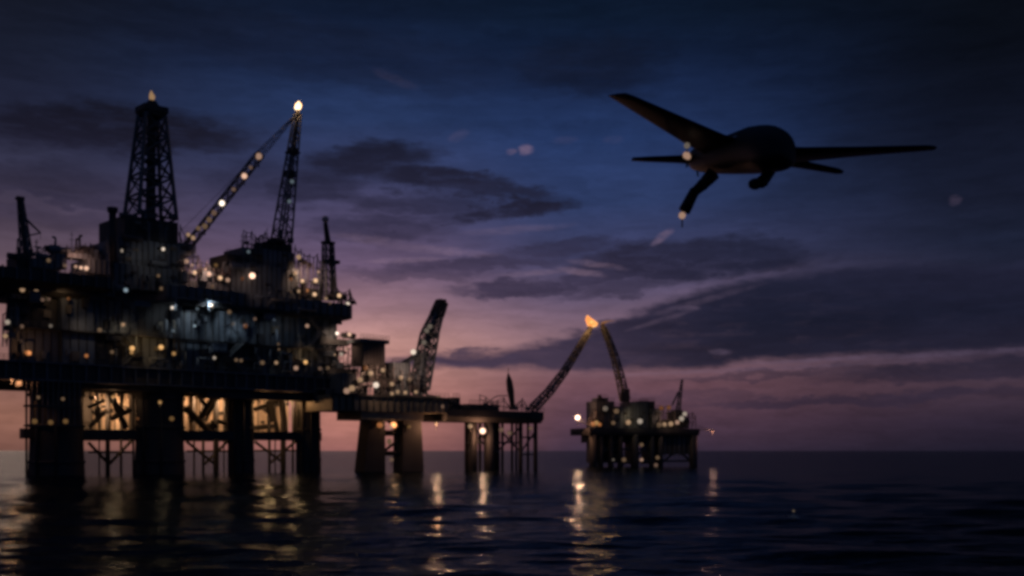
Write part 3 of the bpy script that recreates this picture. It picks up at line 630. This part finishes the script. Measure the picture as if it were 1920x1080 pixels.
for (px, py, c, s, r, d) in ((1112, 795, 'o', 1, .85, .5), (1118, 793, 'g', 1, .85, .5), (1124, 796, 'o', 1, .7, .5), (1178, 792, 'a', 1, .9, 1), (1200, 790, 'w', 1, .95, 1), (1150, 793, 'a', 0, .7, 1), (1236, 797, 'a', 0, .9, 1), (1246, 796, 'a', 1, .75, 1), (1258, 795, 'a', 1, .9, 1), (1270, 792, 'p', 1, .8, 1), (1278, 785, 'w', 1, .9, 1), (1284, 776, 'w', 1, .8, 1), (1135, 766, 'w', 0, .9, 1), (1156, 771, 'a', 0, .9, 1), (1240, 765, 'o', 0, .8, 2), (1254, 764, 'o', 0, .8, 2),
        (1170, 862, 'a', 0, .75, 0), (1203, 834, 'a', 0, .7, 0), (1203, 862, 'p', 1, .6, 0), (1233, 858, 'a', 0, .7, 0), (1230, 872, 'p', 0, .7, 0), (1150, 862, 'w', 0, .4, 0)):
    floodlight(root, RF.at(px, py, d), c, s, r)
m = MB(); a = RF.at(1083, 783, 2); m.tube(RF.at(1112, 800, 3), a+UP*-.9, .22, n=6); m.tube(RF.at(1112, 790, 3), a+UP*-.4, .14, n=5); m.build('lamp_outrigger', STEEL, root)
floodlight(root, a, 'p', 4, .85)
light('outrigger_light', a+Vector((0, -1.6, 0)), 3600, (1, .46, .25), .25)
light('deck_light', RF.at(1255, 776, -3), 800, (1, .6, .4), .3, 140, RF.at(1255, 796, 4))
light('deck_light', RF.at(1190, 776, -3), 500, (1, .7, .4), .3, 140, RF.at(1190, 792, 3))
m = MB(); m.tube(RF.at(1312, 806, 3), RF.at(1336, 806, 3), .15, n=5); m.tube(RF.at(1312, 800, 3), RF.at(1330, 806, 3), .1, n=5); m.build('lamp_outrigger', STEEL, root)
floodlight(root, RF.at(1336, 809, 3), 'o', 0, .5); light('outrigger_light', RF.at(1336, 812, 2.4), 520, (1, .42, .28), .25)  # added lamp and light off the right end, put in for a water streak
# its crane
p = RF.at(1270, 775, 6)
t = thing('pedestal_crane', p, 'tiny dark crane at the right end of the farthest platform, jib tilted right', 'crane', 'deck cranes')
m = MB(); m.tube(RF.at(1270, 803, 6), p, .9, .8, 10); m.box(p, 3.2, 2.6, 2.2, RF.e3); m.build('pedestal', BLACK, t)
m = MB(); m.boom(RF.at(1271, 772, 6), RF.at(1279, 712, 6), 1.5, .5, 8, .2, .12); m.tube(RF.at(1260, 760, 6), RF.at(1272, 735, 6), .35); m.build('boom', STEEL, t)

# ================================================================== DRONE
def D(px, py, Y): return pt(px, py, Y)
c0 = D(1400, 285, 60)
t = thing('drone', c0, 'large dark fixed wing drone with long wings flying low over the sea at the right', 'drone')
fwd = (D(1455, 283, 56)-D(1312, 300, 67)).normalized()
sd = fwd.cross(UP).normalized(); upv = sd.cross(fwd).normalized()
m = MB(); rings = []
for (px, py, Y, rx, rz) in ((1461, 286, 54.6, .12, .1), (1459, 285, 54.8, .62, .55), (1455, 284, 55.3, 1.0, .9), (1449, 282, 56.3, 1.28, 1.16), (1440, 281, 57.6, 1.42, 1.28), (1422, 283, 59, 1.5, 1.3), (1400, 288, 60.4, 1.5, 1.22), (1372, 293, 62, 1.36, 1.1), (1345, 297, 64, 1.12, .98), (1322, 299, 66, .9, .86), (1312, 300, 67, .74, .74)):
    c = D(px, py, Y); ring = []
    for k in range(28):
        a = 2*math.pi*k/28; ca, sa = math.cos(a), math.sin(a)
        e = .62 if sa < 0 else 1.0                      # flatter belly, domed back
        x = rx*math.copysign(abs(ca)**.85, ca); z = rz*math.copysign(abs(sa)**e, sa)*(.92 if sa < 0 else 1.03)
        ring.append(c+sd*x+UP*z)
    rings.append(ring)
m.loft(rings); m.build('fuselage', DRONE, t, True)
m = MB()
dome = []
for k in range(1, 9):
    th = math.pi*k/9
    c = D(1424, 268, 59.3)+fwd*(2.3*math.cos(th)); r = math.sin(th)**.8
    dome.append([c+sd*(1.34*r*math.cos(a))+UP*(.95*r*math.sin(a)) for a in [2*math.pi*i/22 for i in range(22)]])
DOME = paint('glossy_dome_blue_sheen', (.03, .05, .09), .22, .1, .6)  # blue sky sheen on the dome is put into its base colour
m.loft(dome); m.build('antenna_dome', DOME, t, True)
def aero(mb, secs, n=18):
    """secs: (leading edge, trailing edge, thickness, up vector)"""
    rings = []
    for le, te, th, u in secs:
        ring = []
        for k in range(n):
            a = 2*math.pi*k/n; x = (1-math.cos(a))/2
            yt = th*2.6*(.2969*math.sqrt(max(x, 0))-.126*x-.3516*x*x+.2843*x**3-.1036*x**4)*5*.2
            ring.append(le.lerp(te, x)+u*(yt*(1 if a <= math.pi else -1)*1.9))
        rings.append(ring)
    mb.loft(rings)
m = MB()
aero(m, [(D(1408, 268, 58.8), D(1352, 306, 63.4), .34, UP), (D(1360, 254, 58.6), D(1287, 271, 62.2), .34, UP), (D(1269, 215, 58.3), D(1213, 225, 61.2), .28, UP), (D(1196, 183.5, 58.1), D(1155, 189, 60.2), .22, UP), (D(1176, 175.5, 58.2), D(1142, 181, 59.8), .14, UP), (D(1165, 175, 58.6), D(1139, 179, 59.6), .05, UP)])
m.build('wing', DRONE, t, True)
m = MB()
aero(m, [(D(1465, 276, 58.6), D(1430, 310, 63.2), .36, UP), (D(1506, 277.5, 58.8), D(1500, 304, 62.8), .34, UP), (D(1620, 276, 59.8), D(1612, 293, 62.6), .26, UP), (D(1738, 273.5, 60.8), D(1733, 283.5, 62.6), .2, UP), (D(1752, 274, 61.2), D(1750, 282, 62.4), .14, UP), (D(1757, 275.5, 61.5), D(1755, 280, 62.2), .04, UP)])
m.build('wing', DRONE, t, True)
m = MB()
aero(m, [(D(1330, 288, 65.2), D(1318, 310, 67.2), .26, UP), (D(1278, 292, 65.4), D(1270, 306, 67.0), .22, UP), (D(1215, 294, 65.6), D(1208, 303.5, 66.8), .16, UP), (D(1187, 295.5, 65.9), D(1183, 302, 66.6), .1, UP)]); m.build('tailplane', DRONE, t, True)
m = MB()
aero(m, [(D(1440, 288, 63.5), D(1430, 308, 66.0), .26, UP), (D(1502, 301, 64.2), D(1494, 315, 66.0), .24, UP), (D(1574, 317, 65.2), D(1568, 326.5, 66.4), .2, UP), (D(1582, 320.5, 65.6), D(1578, 326, 66.2), .1, UP)]); m.build('tailplane', DRONE, t, True)
# rear undercarriage leg with wheel, nose sensor turret
m = MB(); q = [D(1338, 325, 62), D(1318, 346, 62), D(1302, 360, 62)]
m.tube(q[0], q[1], .42, .34, 10); m.tube(q[1], q[2], .34, .28, 10); m.ball(q[1], .35); m.ball(q[2], .3); m.tube(D(1322, 328, 62.3), D(1306, 352, 62), .1, n=6)
gear = m.build('landing_gear_leg', DRONE, t, True)
m = MB(); m.tube(D(1303, 357, 62), D(1283, 396, 62), .29, .35, 12); m.build('gear_fairing', DRONE, gear, True)
def wheel(c, r, w, ax):
    mb = MB(); a, b = frame_of(ax); rings = []
    for o, k in ((-w, .55), (-w, .86), (-w*.6, 1), (w*.6, 1), (w, .86), (w, .55)):
        rings.append([c+ax*o+(a*math.cos(x)+b*math.sin(x))*r*k for x in [2*math.pi*i/20 for i in range(20)]])
    mb.loft(rings); return mb.build('wheel', RUBBER, t, True)
m = MB(); m.tube(D(1444, 318, 58.5), D(1430, 342, 58), .34, .3, 12); m.ball(D(1416, 345, 57.8), .38, .38, .3); m.ball(D(1428, 341, 57.8), .32, .32, .34); m.build('sensor_turret', DRONE, t, True)
m = MB(); m.tube(D(1312, 300, 67), D(1305, 301, 67.8), .5, .2, 14); hub = m.build('propeller_hub', BLACK, t, True)
m = MB(); hc = D(1304, 301, 67.7)
for k in range(3):
    a = rad(20+120*k); dv = sd*math.cos(a)+UP*math.sin(a); m.box8([hc+dv*.2+fwd*(.05)+upv*0+UP.cross(dv)*.0+x for x in (sd*.07, -sd*.07, -sd*.07-fwd*.05, sd*.07-fwd*.05)], [hc+dv*1.0+x for x in (sd*.05, -sd*.05, -sd*.05-fwd*.03, sd*.05-fwd*.03)])
m.build('propeller', BLACK, hub)
for (px, py, Y, c, s, r, nm) in ((1287, 291, 61.3, 'p', 1, .2, 'position_light'), (1290, 294, 61.3, 'p', 1, .16, 'position_light'), (1288, 273, 60.9, 'w', 0, .17, 'position_light'), (1279, 404, 61.8, 'p', 1, .2, 'landing_light')):
    floodlight(gear if nm == 'landing_light' else t, D(px, py, Y), c, s, r, nm)
m = MB(); m.ball(D(1381, 259, 58.9), .28, .3, .13); m.build('highlight_spot', paint('pale_highlight', (.3, .32, .36), .3), t, True)  # pale lump stands in for a highlight on the drone's back

# ================================================================== BUOY
p = pt(1488, 938, 4.2*F/(938-HY)); p.z = 0
t = thing('buoy', p, 'small pale buoy alone on the dark water at the right', 'buoy')
PALE = paint('faded_buoy_paint', (.5, .45, .36), .6)
m = MB(); m.loft([[p+Vector((math.cos(a)*r, math.sin(a)*r, z)) for a in [2*math.pi*i/14 for i in range(14)]] for z, r in ((-.5, .2), (-.25, .45), (.05, .55), (.2, .45), (.34, .14))]); m.build('float', PALE, t, True)
m = MB(); m.tube(p+UP*.3, p+UP*.62, .06, .05, 8); m.build('post', PALE, t)
m = MB(); m.ball(p+UP*.7, .1); m.build('lamp', glow('buoy_lamp', (1, .75, .5), .1), t, True)

# ================================================================== SEA
def sea():
    bm = bmesh.new()
    ws = []
    rnd = random.Random(3)
    for lam, amp in ((34, .16), (21, .13), (13, .10), (8.5, .075), (5.6, .052), (3.9, .036), (2.7, .024), (1.9, .016)):
        for k in range(3):
            a = rad(250+rnd.uniform(-42, 42)); kk = 2*math.pi/(lam*rnd.uniform(.85, 1.2))
            ws.append((math.cos(a)*kk, math.sin(a)*kk, amp*.62, rnd.uniform(0, 6.28), lam))
    rows = [6, 9, 13, 18, 24, 29]+[H*F/y for y in [250-i*1.25 for i in range(0, 188)]]
    y = 15.0
    while y > .25: rows.append(H*F/y); y *= .9
    rows.append(60000)
    az = [rad(a) for a in range(-180, -36, 6)]+[rad(-32+64*i/420) for i in range(421)]+[rad(a) for a in range(38, 180, 6)]
    grid = []; prev = None
    for i, r in enumerate(rows):
        dr = rows[min(i+1, len(rows)-1)]-r
        act = [w for w in ws if w[4] > 2.4*dr]
        line = []
        for a in az:
            x, yy = math.sin(a)*r, math.cos(a)*r
            z = 0
            if abs(a) < rad(33):
                for kx, ky, am, ph, _ in act:
                    q = math.sin(kx*x+ky*yy+ph); z += am*(q+.25*q*q)
                z *= min(1, (rad(33)-abs(a))/rad(2))
            line.append(bm.verts.new((x, yy, z)))
        grid.append(line)
    n = len(az)
    for A, B in zip(grid[:-1], grid[1:]):
        for k in range(n): bm.faces.new([A[k], B[k], B[(k+1) % n], A[(k+1) % n]])
    bm.faces.new(grid[0])
    bmesh.ops.recalc_face_normals(bm, faces=bm.faces)
    me = bpy.data.meshes.new('sea'); bm.to_mesh(me); bm.free()
    if me.polygons[0].normal.z < 0: me.flip_normals()
    for p in me.polygons: p.use_smooth = True
    o = bpy.data.objects.new('sea', me); COL.objects.link(o); o['kind'] = 'structure'
    m, nt, b = new_mat('dark_sea_water')
    b.inputs['Base Color'].default_value = (.0025, .005, .009, 1); b.inputs['Roughness'].default_value = .09; b.inputs['IOR'].default_value = 1.33
    tc = nt.nodes.new('ShaderNodeTexCoord')
    hs = None
    for (sx, sy, sc, amt) in ((.55, 1.0, .55, .5), (.5, 1.0, 1.7, .22), (.6, 1.0, .12, 1.2)):
        mp = nt.nodes.new('ShaderNodeMapping'); mp.inputs['Scale'].default_value = (sx, sy, 1); mp.inputs['Rotation'].default_value = (0, 0, rad(14))
        nt.links.new(tc.outputs['Object'], mp.inputs[0])
        n_ = nt.nodes.new('ShaderNodeTexNoise'); n_.inputs['Scale'].default_value = sc; n_.inputs['Detail'].default_value = 3; n_.inputs['Roughness'].default_value = .5
        nt.links.new(mp.outputs[0], n_.inputs['Vector'])
        mu = nt.nodes.new('ShaderNodeMath'); mu.operation = 'MULTIPLY'; mu.inputs[1].default_value = amt
        nt.links.new(n_.outputs['Fac'], mu.inputs[0])
        if hs is None: hs = mu
        else:
            ad = nt.nodes.new('ShaderNodeMath'); nt.links.new(hs.outputs[0], ad.inputs[0]); nt.links.new(mu.outputs[0], ad.inputs[1]); hs = ad
    bp = nt.nodes.new('ShaderNodeBump'); bp.inputs['Strength'].default_value = 1; bp.inputs['Distance'].default_value = SEA_BUMP
    nt.links.new(hs.outputs[0], bp.inputs['Height']); nt.links.new(bp.outputs[0], b.inputs['Normal'])
    # wave-roughened surface: a Fresnel share of mirror over near-black water
    fr = nt.nodes.new('ShaderNodeFresnel'); fr.inputs['IOR'].default_value = 1.33; nt.links.new(bp.outputs[0], fr.inputs['Normal'])
    fm = nt.nodes.new('ShaderNodeMath'); fm.operation = 'MULTIPLY'; fm.inputs[1].default_value = SEA_MIRROR; nt.links.new(fr.outputs[0], fm.inputs[0])
    gl = nt.nodes.new('ShaderNodeBsdfGlossy'); gl.inputs['Roughness'].default_value = .125; gl.inputs['Color'].default_value = (.72, .9, 1, 1); nt.links.new(bp.outputs[0], gl.inputs['Normal'])
    df = nt.nodes.new('ShaderNodeBsdfDiffuse'); df.inputs['Color'].default_value = (.002, .006, .012, 1)
    mx = nt.nodes.new('ShaderNodeMixShader'); nt.links.new(fm.outputs[0], mx.inputs[0]); nt.links.new(df.outputs[0], mx.inputs[1]); nt.links.new(gl.outputs[0], mx.inputs[2])
    nt.nodes.remove(b); nt.links.new(mx.outputs[0], nt.nodes['Material Output'].inputs[0])
    me.materials.append(m)
SEA_MIRROR = .42
SEA_BUMP = .42
sea()

# ================================================================== SKY (world)
W = bpy.data.worlds.new('World'); SC.world = W; W.use_nodes = True
nt = W.node_tree; nt.nodes.clear(); LK = nt.links.new
def inp(sock, v):
    if hasattr(v, 'is_output') or isinstance(v, bpy.types.NodeSocket): LK(v, sock)
    else: sock.default_value = v
def M(op, a, b=None, c=None, clamp=False):
    n = nt.nodes.new('ShaderNodeMath'); n.operation = op; n.use_clamp = clamp
    for i, v in enumerate((a, b, c)):
        if v is not None: inp(n.inputs[i], v)
    return n.outputs[0]
def smooth(x, a, b):
    n = nt.nodes.new('ShaderNodeMapRange'); n.interpolation_type = 'SMOOTHSTEP'
    inp(n.inputs['Value'], x); n.inputs['From Min'].default_value = a; n.inputs['From Max'].default_value = b
    return n.outputs['Result']
def mix(f, a, b, mode='MIX'):
    n = nt.nodes.new('ShaderNodeMix'); n.data_type = 'RGBA'; n.blend_type = mode; n.clamp_factor = True
    inp(n.inputs[0], f)
    for i, v in ((6, a), (7, b)):
        if isinstance(v, tuple): n.inputs[i].default_value = (*v[:3], 1)
        else: LK(v, n.inputs[i])
    return n.outputs[2]
def PU(px): return math.atan((px-CX)/F)*F
def PV(px, py): return math.atan((HY-py)/F*math.cos(math.atan((px-CX)/F)))*F
tc = nt.nodes.new('ShaderNodeTexCoord'); sx = nt.nodes.new('ShaderNodeSeparateXYZ'); LK(tc.outputs['Generated'], sx.inputs[0])
U = M('MULTIPLY', M('ARCTAN2', sx.outputs[0], sx.outputs[1]), F)
V = M('MULTIPLY', M('ARCSINE', sx.outputs[2]), F)
def noise(u, v, scale_u, scale_v, detail=5, rough=.55, off=0.0):
    cv = nt.nodes.new('ShaderNodeCombineXYZ'); inp(cv.inputs[0], M('MULTIPLY', u, 1/scale_u)); inp(cv.inputs[1], M('MULTIPLY', v, 1/scale_v)); cv.inputs[2].default_value = off
    n = nt.nodes.new('ShaderNodeTexNoise'); n.inputs['Scale'].default_value = 1; n.inputs['Detail'].default_value = detail; n.inputs['Roughness'].default_value = rough
    LK(cv.outputs[0], n.inputs['Vector']); return M('SUBTRACT', n.outputs['Fac'], .5)
def ramp(px, stops):
    n = nt.nodes.new('ShaderNodeValToRGB'); cr = n.color_ramp
    st = sorted((max(0, PV(px, y)/1000), c) for y, c in stops)
    while len(cr.elements) < len(st): cr.elements.new(.5)
    for e, (p, c) in zip(cr.elements, st): e.position = min(1, p)
    for e, (p, c) in zip(cr.elements, st): e.color = (*lin(c), 1)
    LK(M('MULTIPLY', V, .001), n.inputs[0]); return n.outputs[0]
cols = [
 (0, [(845, (116, 80, 72)), (780, (140, 97, 84)), (700, (140, 100, 92)), (580, (138, 104, 104)), (480, (95, 78, 92)), (400, (70, 60, 78)), (300, (48, 48, 70)), (200, (32, 36, 58)), (80, (22, 27, 44)), (-20, (17, 21, 34))]),
 (660, [(845, (150, 98, 94)), (780, (180, 120, 108)), (640, (194, 144, 136)), (580, (152, 116, 124)), (500, (104, 84, 110)), (420, (78, 70, 100)), (320, (52, 58, 92)), (220, (38, 54, 92)), (120, (24, 38, 70)), (0, (14, 24, 44))]),
 (1100, [(845, (58, 45, 62)), (790, (82, 58, 73)), (720, (106, 73, 83)), (640, (136, 105, 116)), (560, (98, 84, 110)), (480, (62, 64, 98)), (380, (46, 60, 100)), (260, (36, 54, 96)), (150, (22, 36, 68)), (30, (12, 24, 44))]),
 (1900, [(845, (30, 27, 42)), (790, (44, 36, 52)), (720, (64, 49, 62)), (650, (56, 47, 64)), (560, (38, 39, 60)), (450, (27, 32, 52)), (330, (18, 22, 38)), (200, (10, 14, 26)), (80, (8, 12, 21))])]
R = [ramp(px, st) for px, st in cols]
sky = R[0]
for i in range(1, 4): sky = mix(smooth(U, PU(cols[i-1][0]), PU(cols[i][0])), sky, R[i])
ca = ramp(700, [(760, (82, 62, 78)), (690, (72, 58, 77)), (640, (66, 55, 76)), (530, (58, 50, 73)), (400, (36, 35, 56)), (240, (20, 21, 35)), (100, (19, 22, 36))])
cb = ramp(1500, [(760, (46, 38, 56)), (690, (36, 33, 50)), (600, (25, 27, 45)), (500, (33, 34, 55)), (350, (22, 27, 46)), (150, (12, 16, 29)), (0, (8, 11, 20))])
cloudc = mix(smooth(U, PU(850), PU(1450)), ca, cb)
AZA = M('ABSOLUTE', U)
w1 = noise(U, V, 230, 80, 4, .55, 1.3); w2 = noise(U, V, 170, 55, 5, .6, 7.7); w3 = noise(U, V, 52, 17, 5, .65, 3.1)
Uw = M('ADD', M('ADD', U, M('MULTIPLY', w1, 150)), M('MULTIPLY', noise(U, V, 44, 15, 4, .6, 41), 90)); Vw = M('ADD', M('ADD', V, M('MULTIPLY', w2, 62)), M('MULTIPLY', w3, 40))
def blob(px, py, rx, ry, tilt=0, k=1.0, soft=.75, uv=None):
    uu, vv = uv or (Uw, Vw)
    du = M('SUBTRACT', uu, PU(px)); dv = M('SUBTRACT', vv, PV(px, py)); c, s = math.cos(rad(tilt)), math.sin(rad(tilt))
    a = M('MULTIPLY', M('MULTIPLY_ADD', du, c, M('MULTIPLY', dv, s)), 1/rx); b = M('MULTIPLY', M('MULTIPLY_ADD', dv, c, M('MULTIPLY', du, -s)), 1/ry)
    r2 = M('ADD', M('MULTIPLY', a, a), M('MULTIPLY', b, b))
    return M('MULTIPLY', smooth(r2, 1+soft, 1-soft), k)
mask = None
for bl in ((210, 247, 240, 40, 2, 1, .7), (40, 335, 170, 26, 0, .45, .8), (130, 372, 150, 9, 0, .55, .8), (90, 405, 140, 14, 0, .3, .8),
           (690, 302, 120, 28, 4, .9, .8), (590, 348, 90, 32, 0, .75, .8), (830, 338, 130, 18, -3, .95, .75), (905, 356, 130, 15, -4, .85, .75), (950, 390, 120, 15, 4, 1, .7), (710, 425, 120, 24, 0, .75, .9), (770, 378, 140, 18, 0, .65, .9), (480, 330, 110, 30, 0, .45, .9), (1030, 388, 50, 8, 8, .45, .8), (850, 400, 60, 8, 4, .5, .8),
           (1050, 462, 100, 15, 2, .7, .7), (880, 497, 190, 17, 4, .7, .7), (760, 515, 120, 12, 0, .5, .7), (985, 540, 120, 18, 0, .9, .6), (1130, 520, 90, 22, 8, .8, .6),
           (1290, 488, 210, 38, 2, .95, .5), (1180, 480, 80, 24, 4, .6, .6), (1180, 545, 120, 14, 6, .7, .7),
           (880, 662, 42, 14, 0, .9, .6), (1600, 748, 300, 11, 2, .7, .8), (1800, 690, 220, 14, 2, .75, .8), (1420, 704, 180, 8, 3, .5, .8), (1320, 744, 160, 8, 0, .35, .8),
           (620, 100, 330, 46, -4, .4, .9), (1120, 130, 150, 50, 0, .6, .9), (1850, 210, 260, 130, 0, .6, .9), (1650, 330, 260, 34, 8, .45, .9), (1750, 560, 200, 40, 4, .4, .9)):
    b = blob(*bl); mask = b if mask is None else M('MAXIMUM', mask, b)
# the long bank of cloud low on the right: an upper and a lower outline over azimuth
def curve(pts):
    n = nt.nodes.new('ShaderNodeFloatCurve'); inp(n.inputs['Value'], M('MULTIPLY_ADD', Uw, 1/2400, .5))
    cv = n.mapping.curves[0]
    P = [(PU(px)/2400+.5, PV(px, py)/1000) for px, py in pts]
    while len(cv.points) < len(P): cv.points.new(.5, .5)
    for p, q in zip(cv.points, P): p.location = q
    n.mapping.use_clip = False; n.mapping.update()
    return M('MULTIPLY', n.outputs[0], 1000)
top = curve(((700, 676), (820, 664), (930, 660), (1060, 628), (1150, 592), (1260, 562), (1370, 528), (1480, 516), (1650, 500), (1900, 494), (2300, 488)))
bot = curve(((700, 690), (850, 692), (1000, 694), (1200, 690), (1400, 680), (1600, 668), (1900, 655), (2300, 648)))
Vb = M('ADD', M('ADD', V, M('MULTIPLY', w2, 36)), M('MULTIPLY', w3, 20))
bank = M('MULTIPLY', smooth(M('SUBTRACT', top, Vb), -10, 14), smooth(M('SUBTRACT', Vb, bot), -8, 10))
rag = M('MULTIPLY_ADD', noise(Uw, V, 85, 22, 7, .68, 11), 2.2, 1.0, clamp=True)
mask = M('MAXIMUM', M('MULTIPLY', mask, rag, clamp=True), M('MULTIPLY', bank, M('MULTIPLY_ADD', rag, .22, .78)))
sky2 = mix(mask, sky, cloudc)
# soft rose-grey lit edges and wisps
wisp = None; Ux = M('ADD', U, M('MULTIPLY', w3, 26)); Vx = M('ADD', V, M('MULTIPLY', w3, 10))
for bl in ((1330, 540, 170, 10, 12, .16, .9), (1090, 510, 40, 6, -10, .4, .9), (985, 281, 14, 8, 0, .4, .9), (957, 285, 8, 5, 0, .25, .9), (740, 148, 40, 9, -20, .035, .9), (1790, 375, 10, 8, 0, .3, .9), (1060, 262, 20, 7, 0, .05, .9), (1150, 262, 16, 7, 0, .06, .9), (1242, 444, 22, 7, 35, .5, .9), (1690, 668, 260, 5, 1.5, .35, .9), (1290, 577, 20, 6, 0, .3, .9), (1350, 660, 20, 5, 0, .35, .9), (860, 255, 18, 9, 20, .06, .9), (1450, 690, 300, 4, 2, .25, .9), (1330, 560, 90, 6, 14, .2, .9), (1240, 600, 60, 4, 16, .2, .9), (830, 470, 90, 7, -4, .22, .9), (1000, 512, 60, 5, 4, .25, .9), (1120, 497, 50, 5, -8, .3, .9), (760, 488, 70, 5, 3, .25, .9), (700, 450, 70, 8, -6, .15, .9), (970, 430, 90, 7, 4, .12, .9)):
    bl = list(bl)
    b = blob(*bl, uv=(Ux, Vx)); wisp = b if wisp is None else M('MAXIMUM', wisp, b)
wisp = M('MULTIPLY', wisp, M('MULTIPLY_ADD', noise(U, V, 34, 13, 6, .7, 31), 3.4, .75, clamp=True))
wc = mix(smooth(U, PU(900), PU(1500)), lin((150, 122, 142)), lin((96, 82, 106)))
sky3 = mix(wisp, sky2, wc)
tex = M('MULTIPLY', M('MULTIPLY_ADD', noise(Uw, Vw, 240, 44, 8, .66, 20), .95, 1.0), M('MULTIPLY_ADD', noise(Uw, V, 80, 15, 5, .6, 26), .5, 1.0))
# the eastern sky behind the viewer and the zenith: clear deep blue dusk
sky3 = mix(smooth(AZA, F*.75, F*1.7), sky3, lin((34, 46, 72)))
sky3 = mix(smooth(V, F*.5, F*1.1), sky3, lin((19, 30, 54)))
vm = nt.nodes.new('ShaderNodeVectorMath'); vm.operation = 'SCALE'; LK(sky3, vm.inputs[0]); LK(tex, vm.inputs['Scale'])
# thin physical twilight from the sky model, sun just at the horizon behind the big platform
SUN_AZ, SUN_EL = rad(-26), rad(.8)
ns = nt.nodes.new('ShaderNodeTexSky'); ns.sky_type = 'NISHITA'; ns.sun_disc = False; ns.sun_elevation = SUN_EL; ns.sun_rotation = SUN_AZ
bg1 = nt.nodes.new('ShaderNodeBackground'); LK(vm.outputs[0], bg1.inputs[0]); bg1.inputs[1].default_value = 1.0
bg2 = nt.nodes.new('ShaderNodeBackground'); LK(ns.outputs[0], bg2.inputs[0]); bg2.inputs[1].default_value = .0004
ad = nt.nodes.new('ShaderNodeAddShader'); LK(bg1.outputs[0], ad.inputs[0]); LK(bg2.outputs[0], ad.inputs[1])
out = nt.nodes.new('ShaderNodeOutputWorld'); LK(ad.outputs[0], out.inputs[0])
sl = bpy.data.lights.new('sun', 'SUN'); sl.energy = .015; sl.angle = rad(8); sl.color = (1, .6, .42)
so = bpy.data.objects.new('sun', sl); COL.objects.link(so)
sdv = Vector((math.sin(SUN_AZ)*math.cos(SUN_EL), math.cos(SUN_AZ)*math.cos(SUN_EL), math.sin(SUN_EL)))
so.rotation_euler = sdv.to_track_quat('Z', 'Y').to_euler(); so.location = (-60, 100, 120)

# ================================================================== render settings
SC.view_settings.view_transform = 'Standard'; SC.view_settings.look = 'None'; SC.view_settings.gamma = 1
SC.view_settings.exposure = 0
SC.render.engine = 'CYCLES'
SC.cycles.pixel_filter_type = 'BLACKMAN_HARRIS'; SC.cycles.filter_width = 3.6
SC.cycles.max_bounces = 5; SC.cycles.sample_clamp_indirect = 4; SC.cycles.caustics_reflective = True
SC.cycles.use_denoising = True
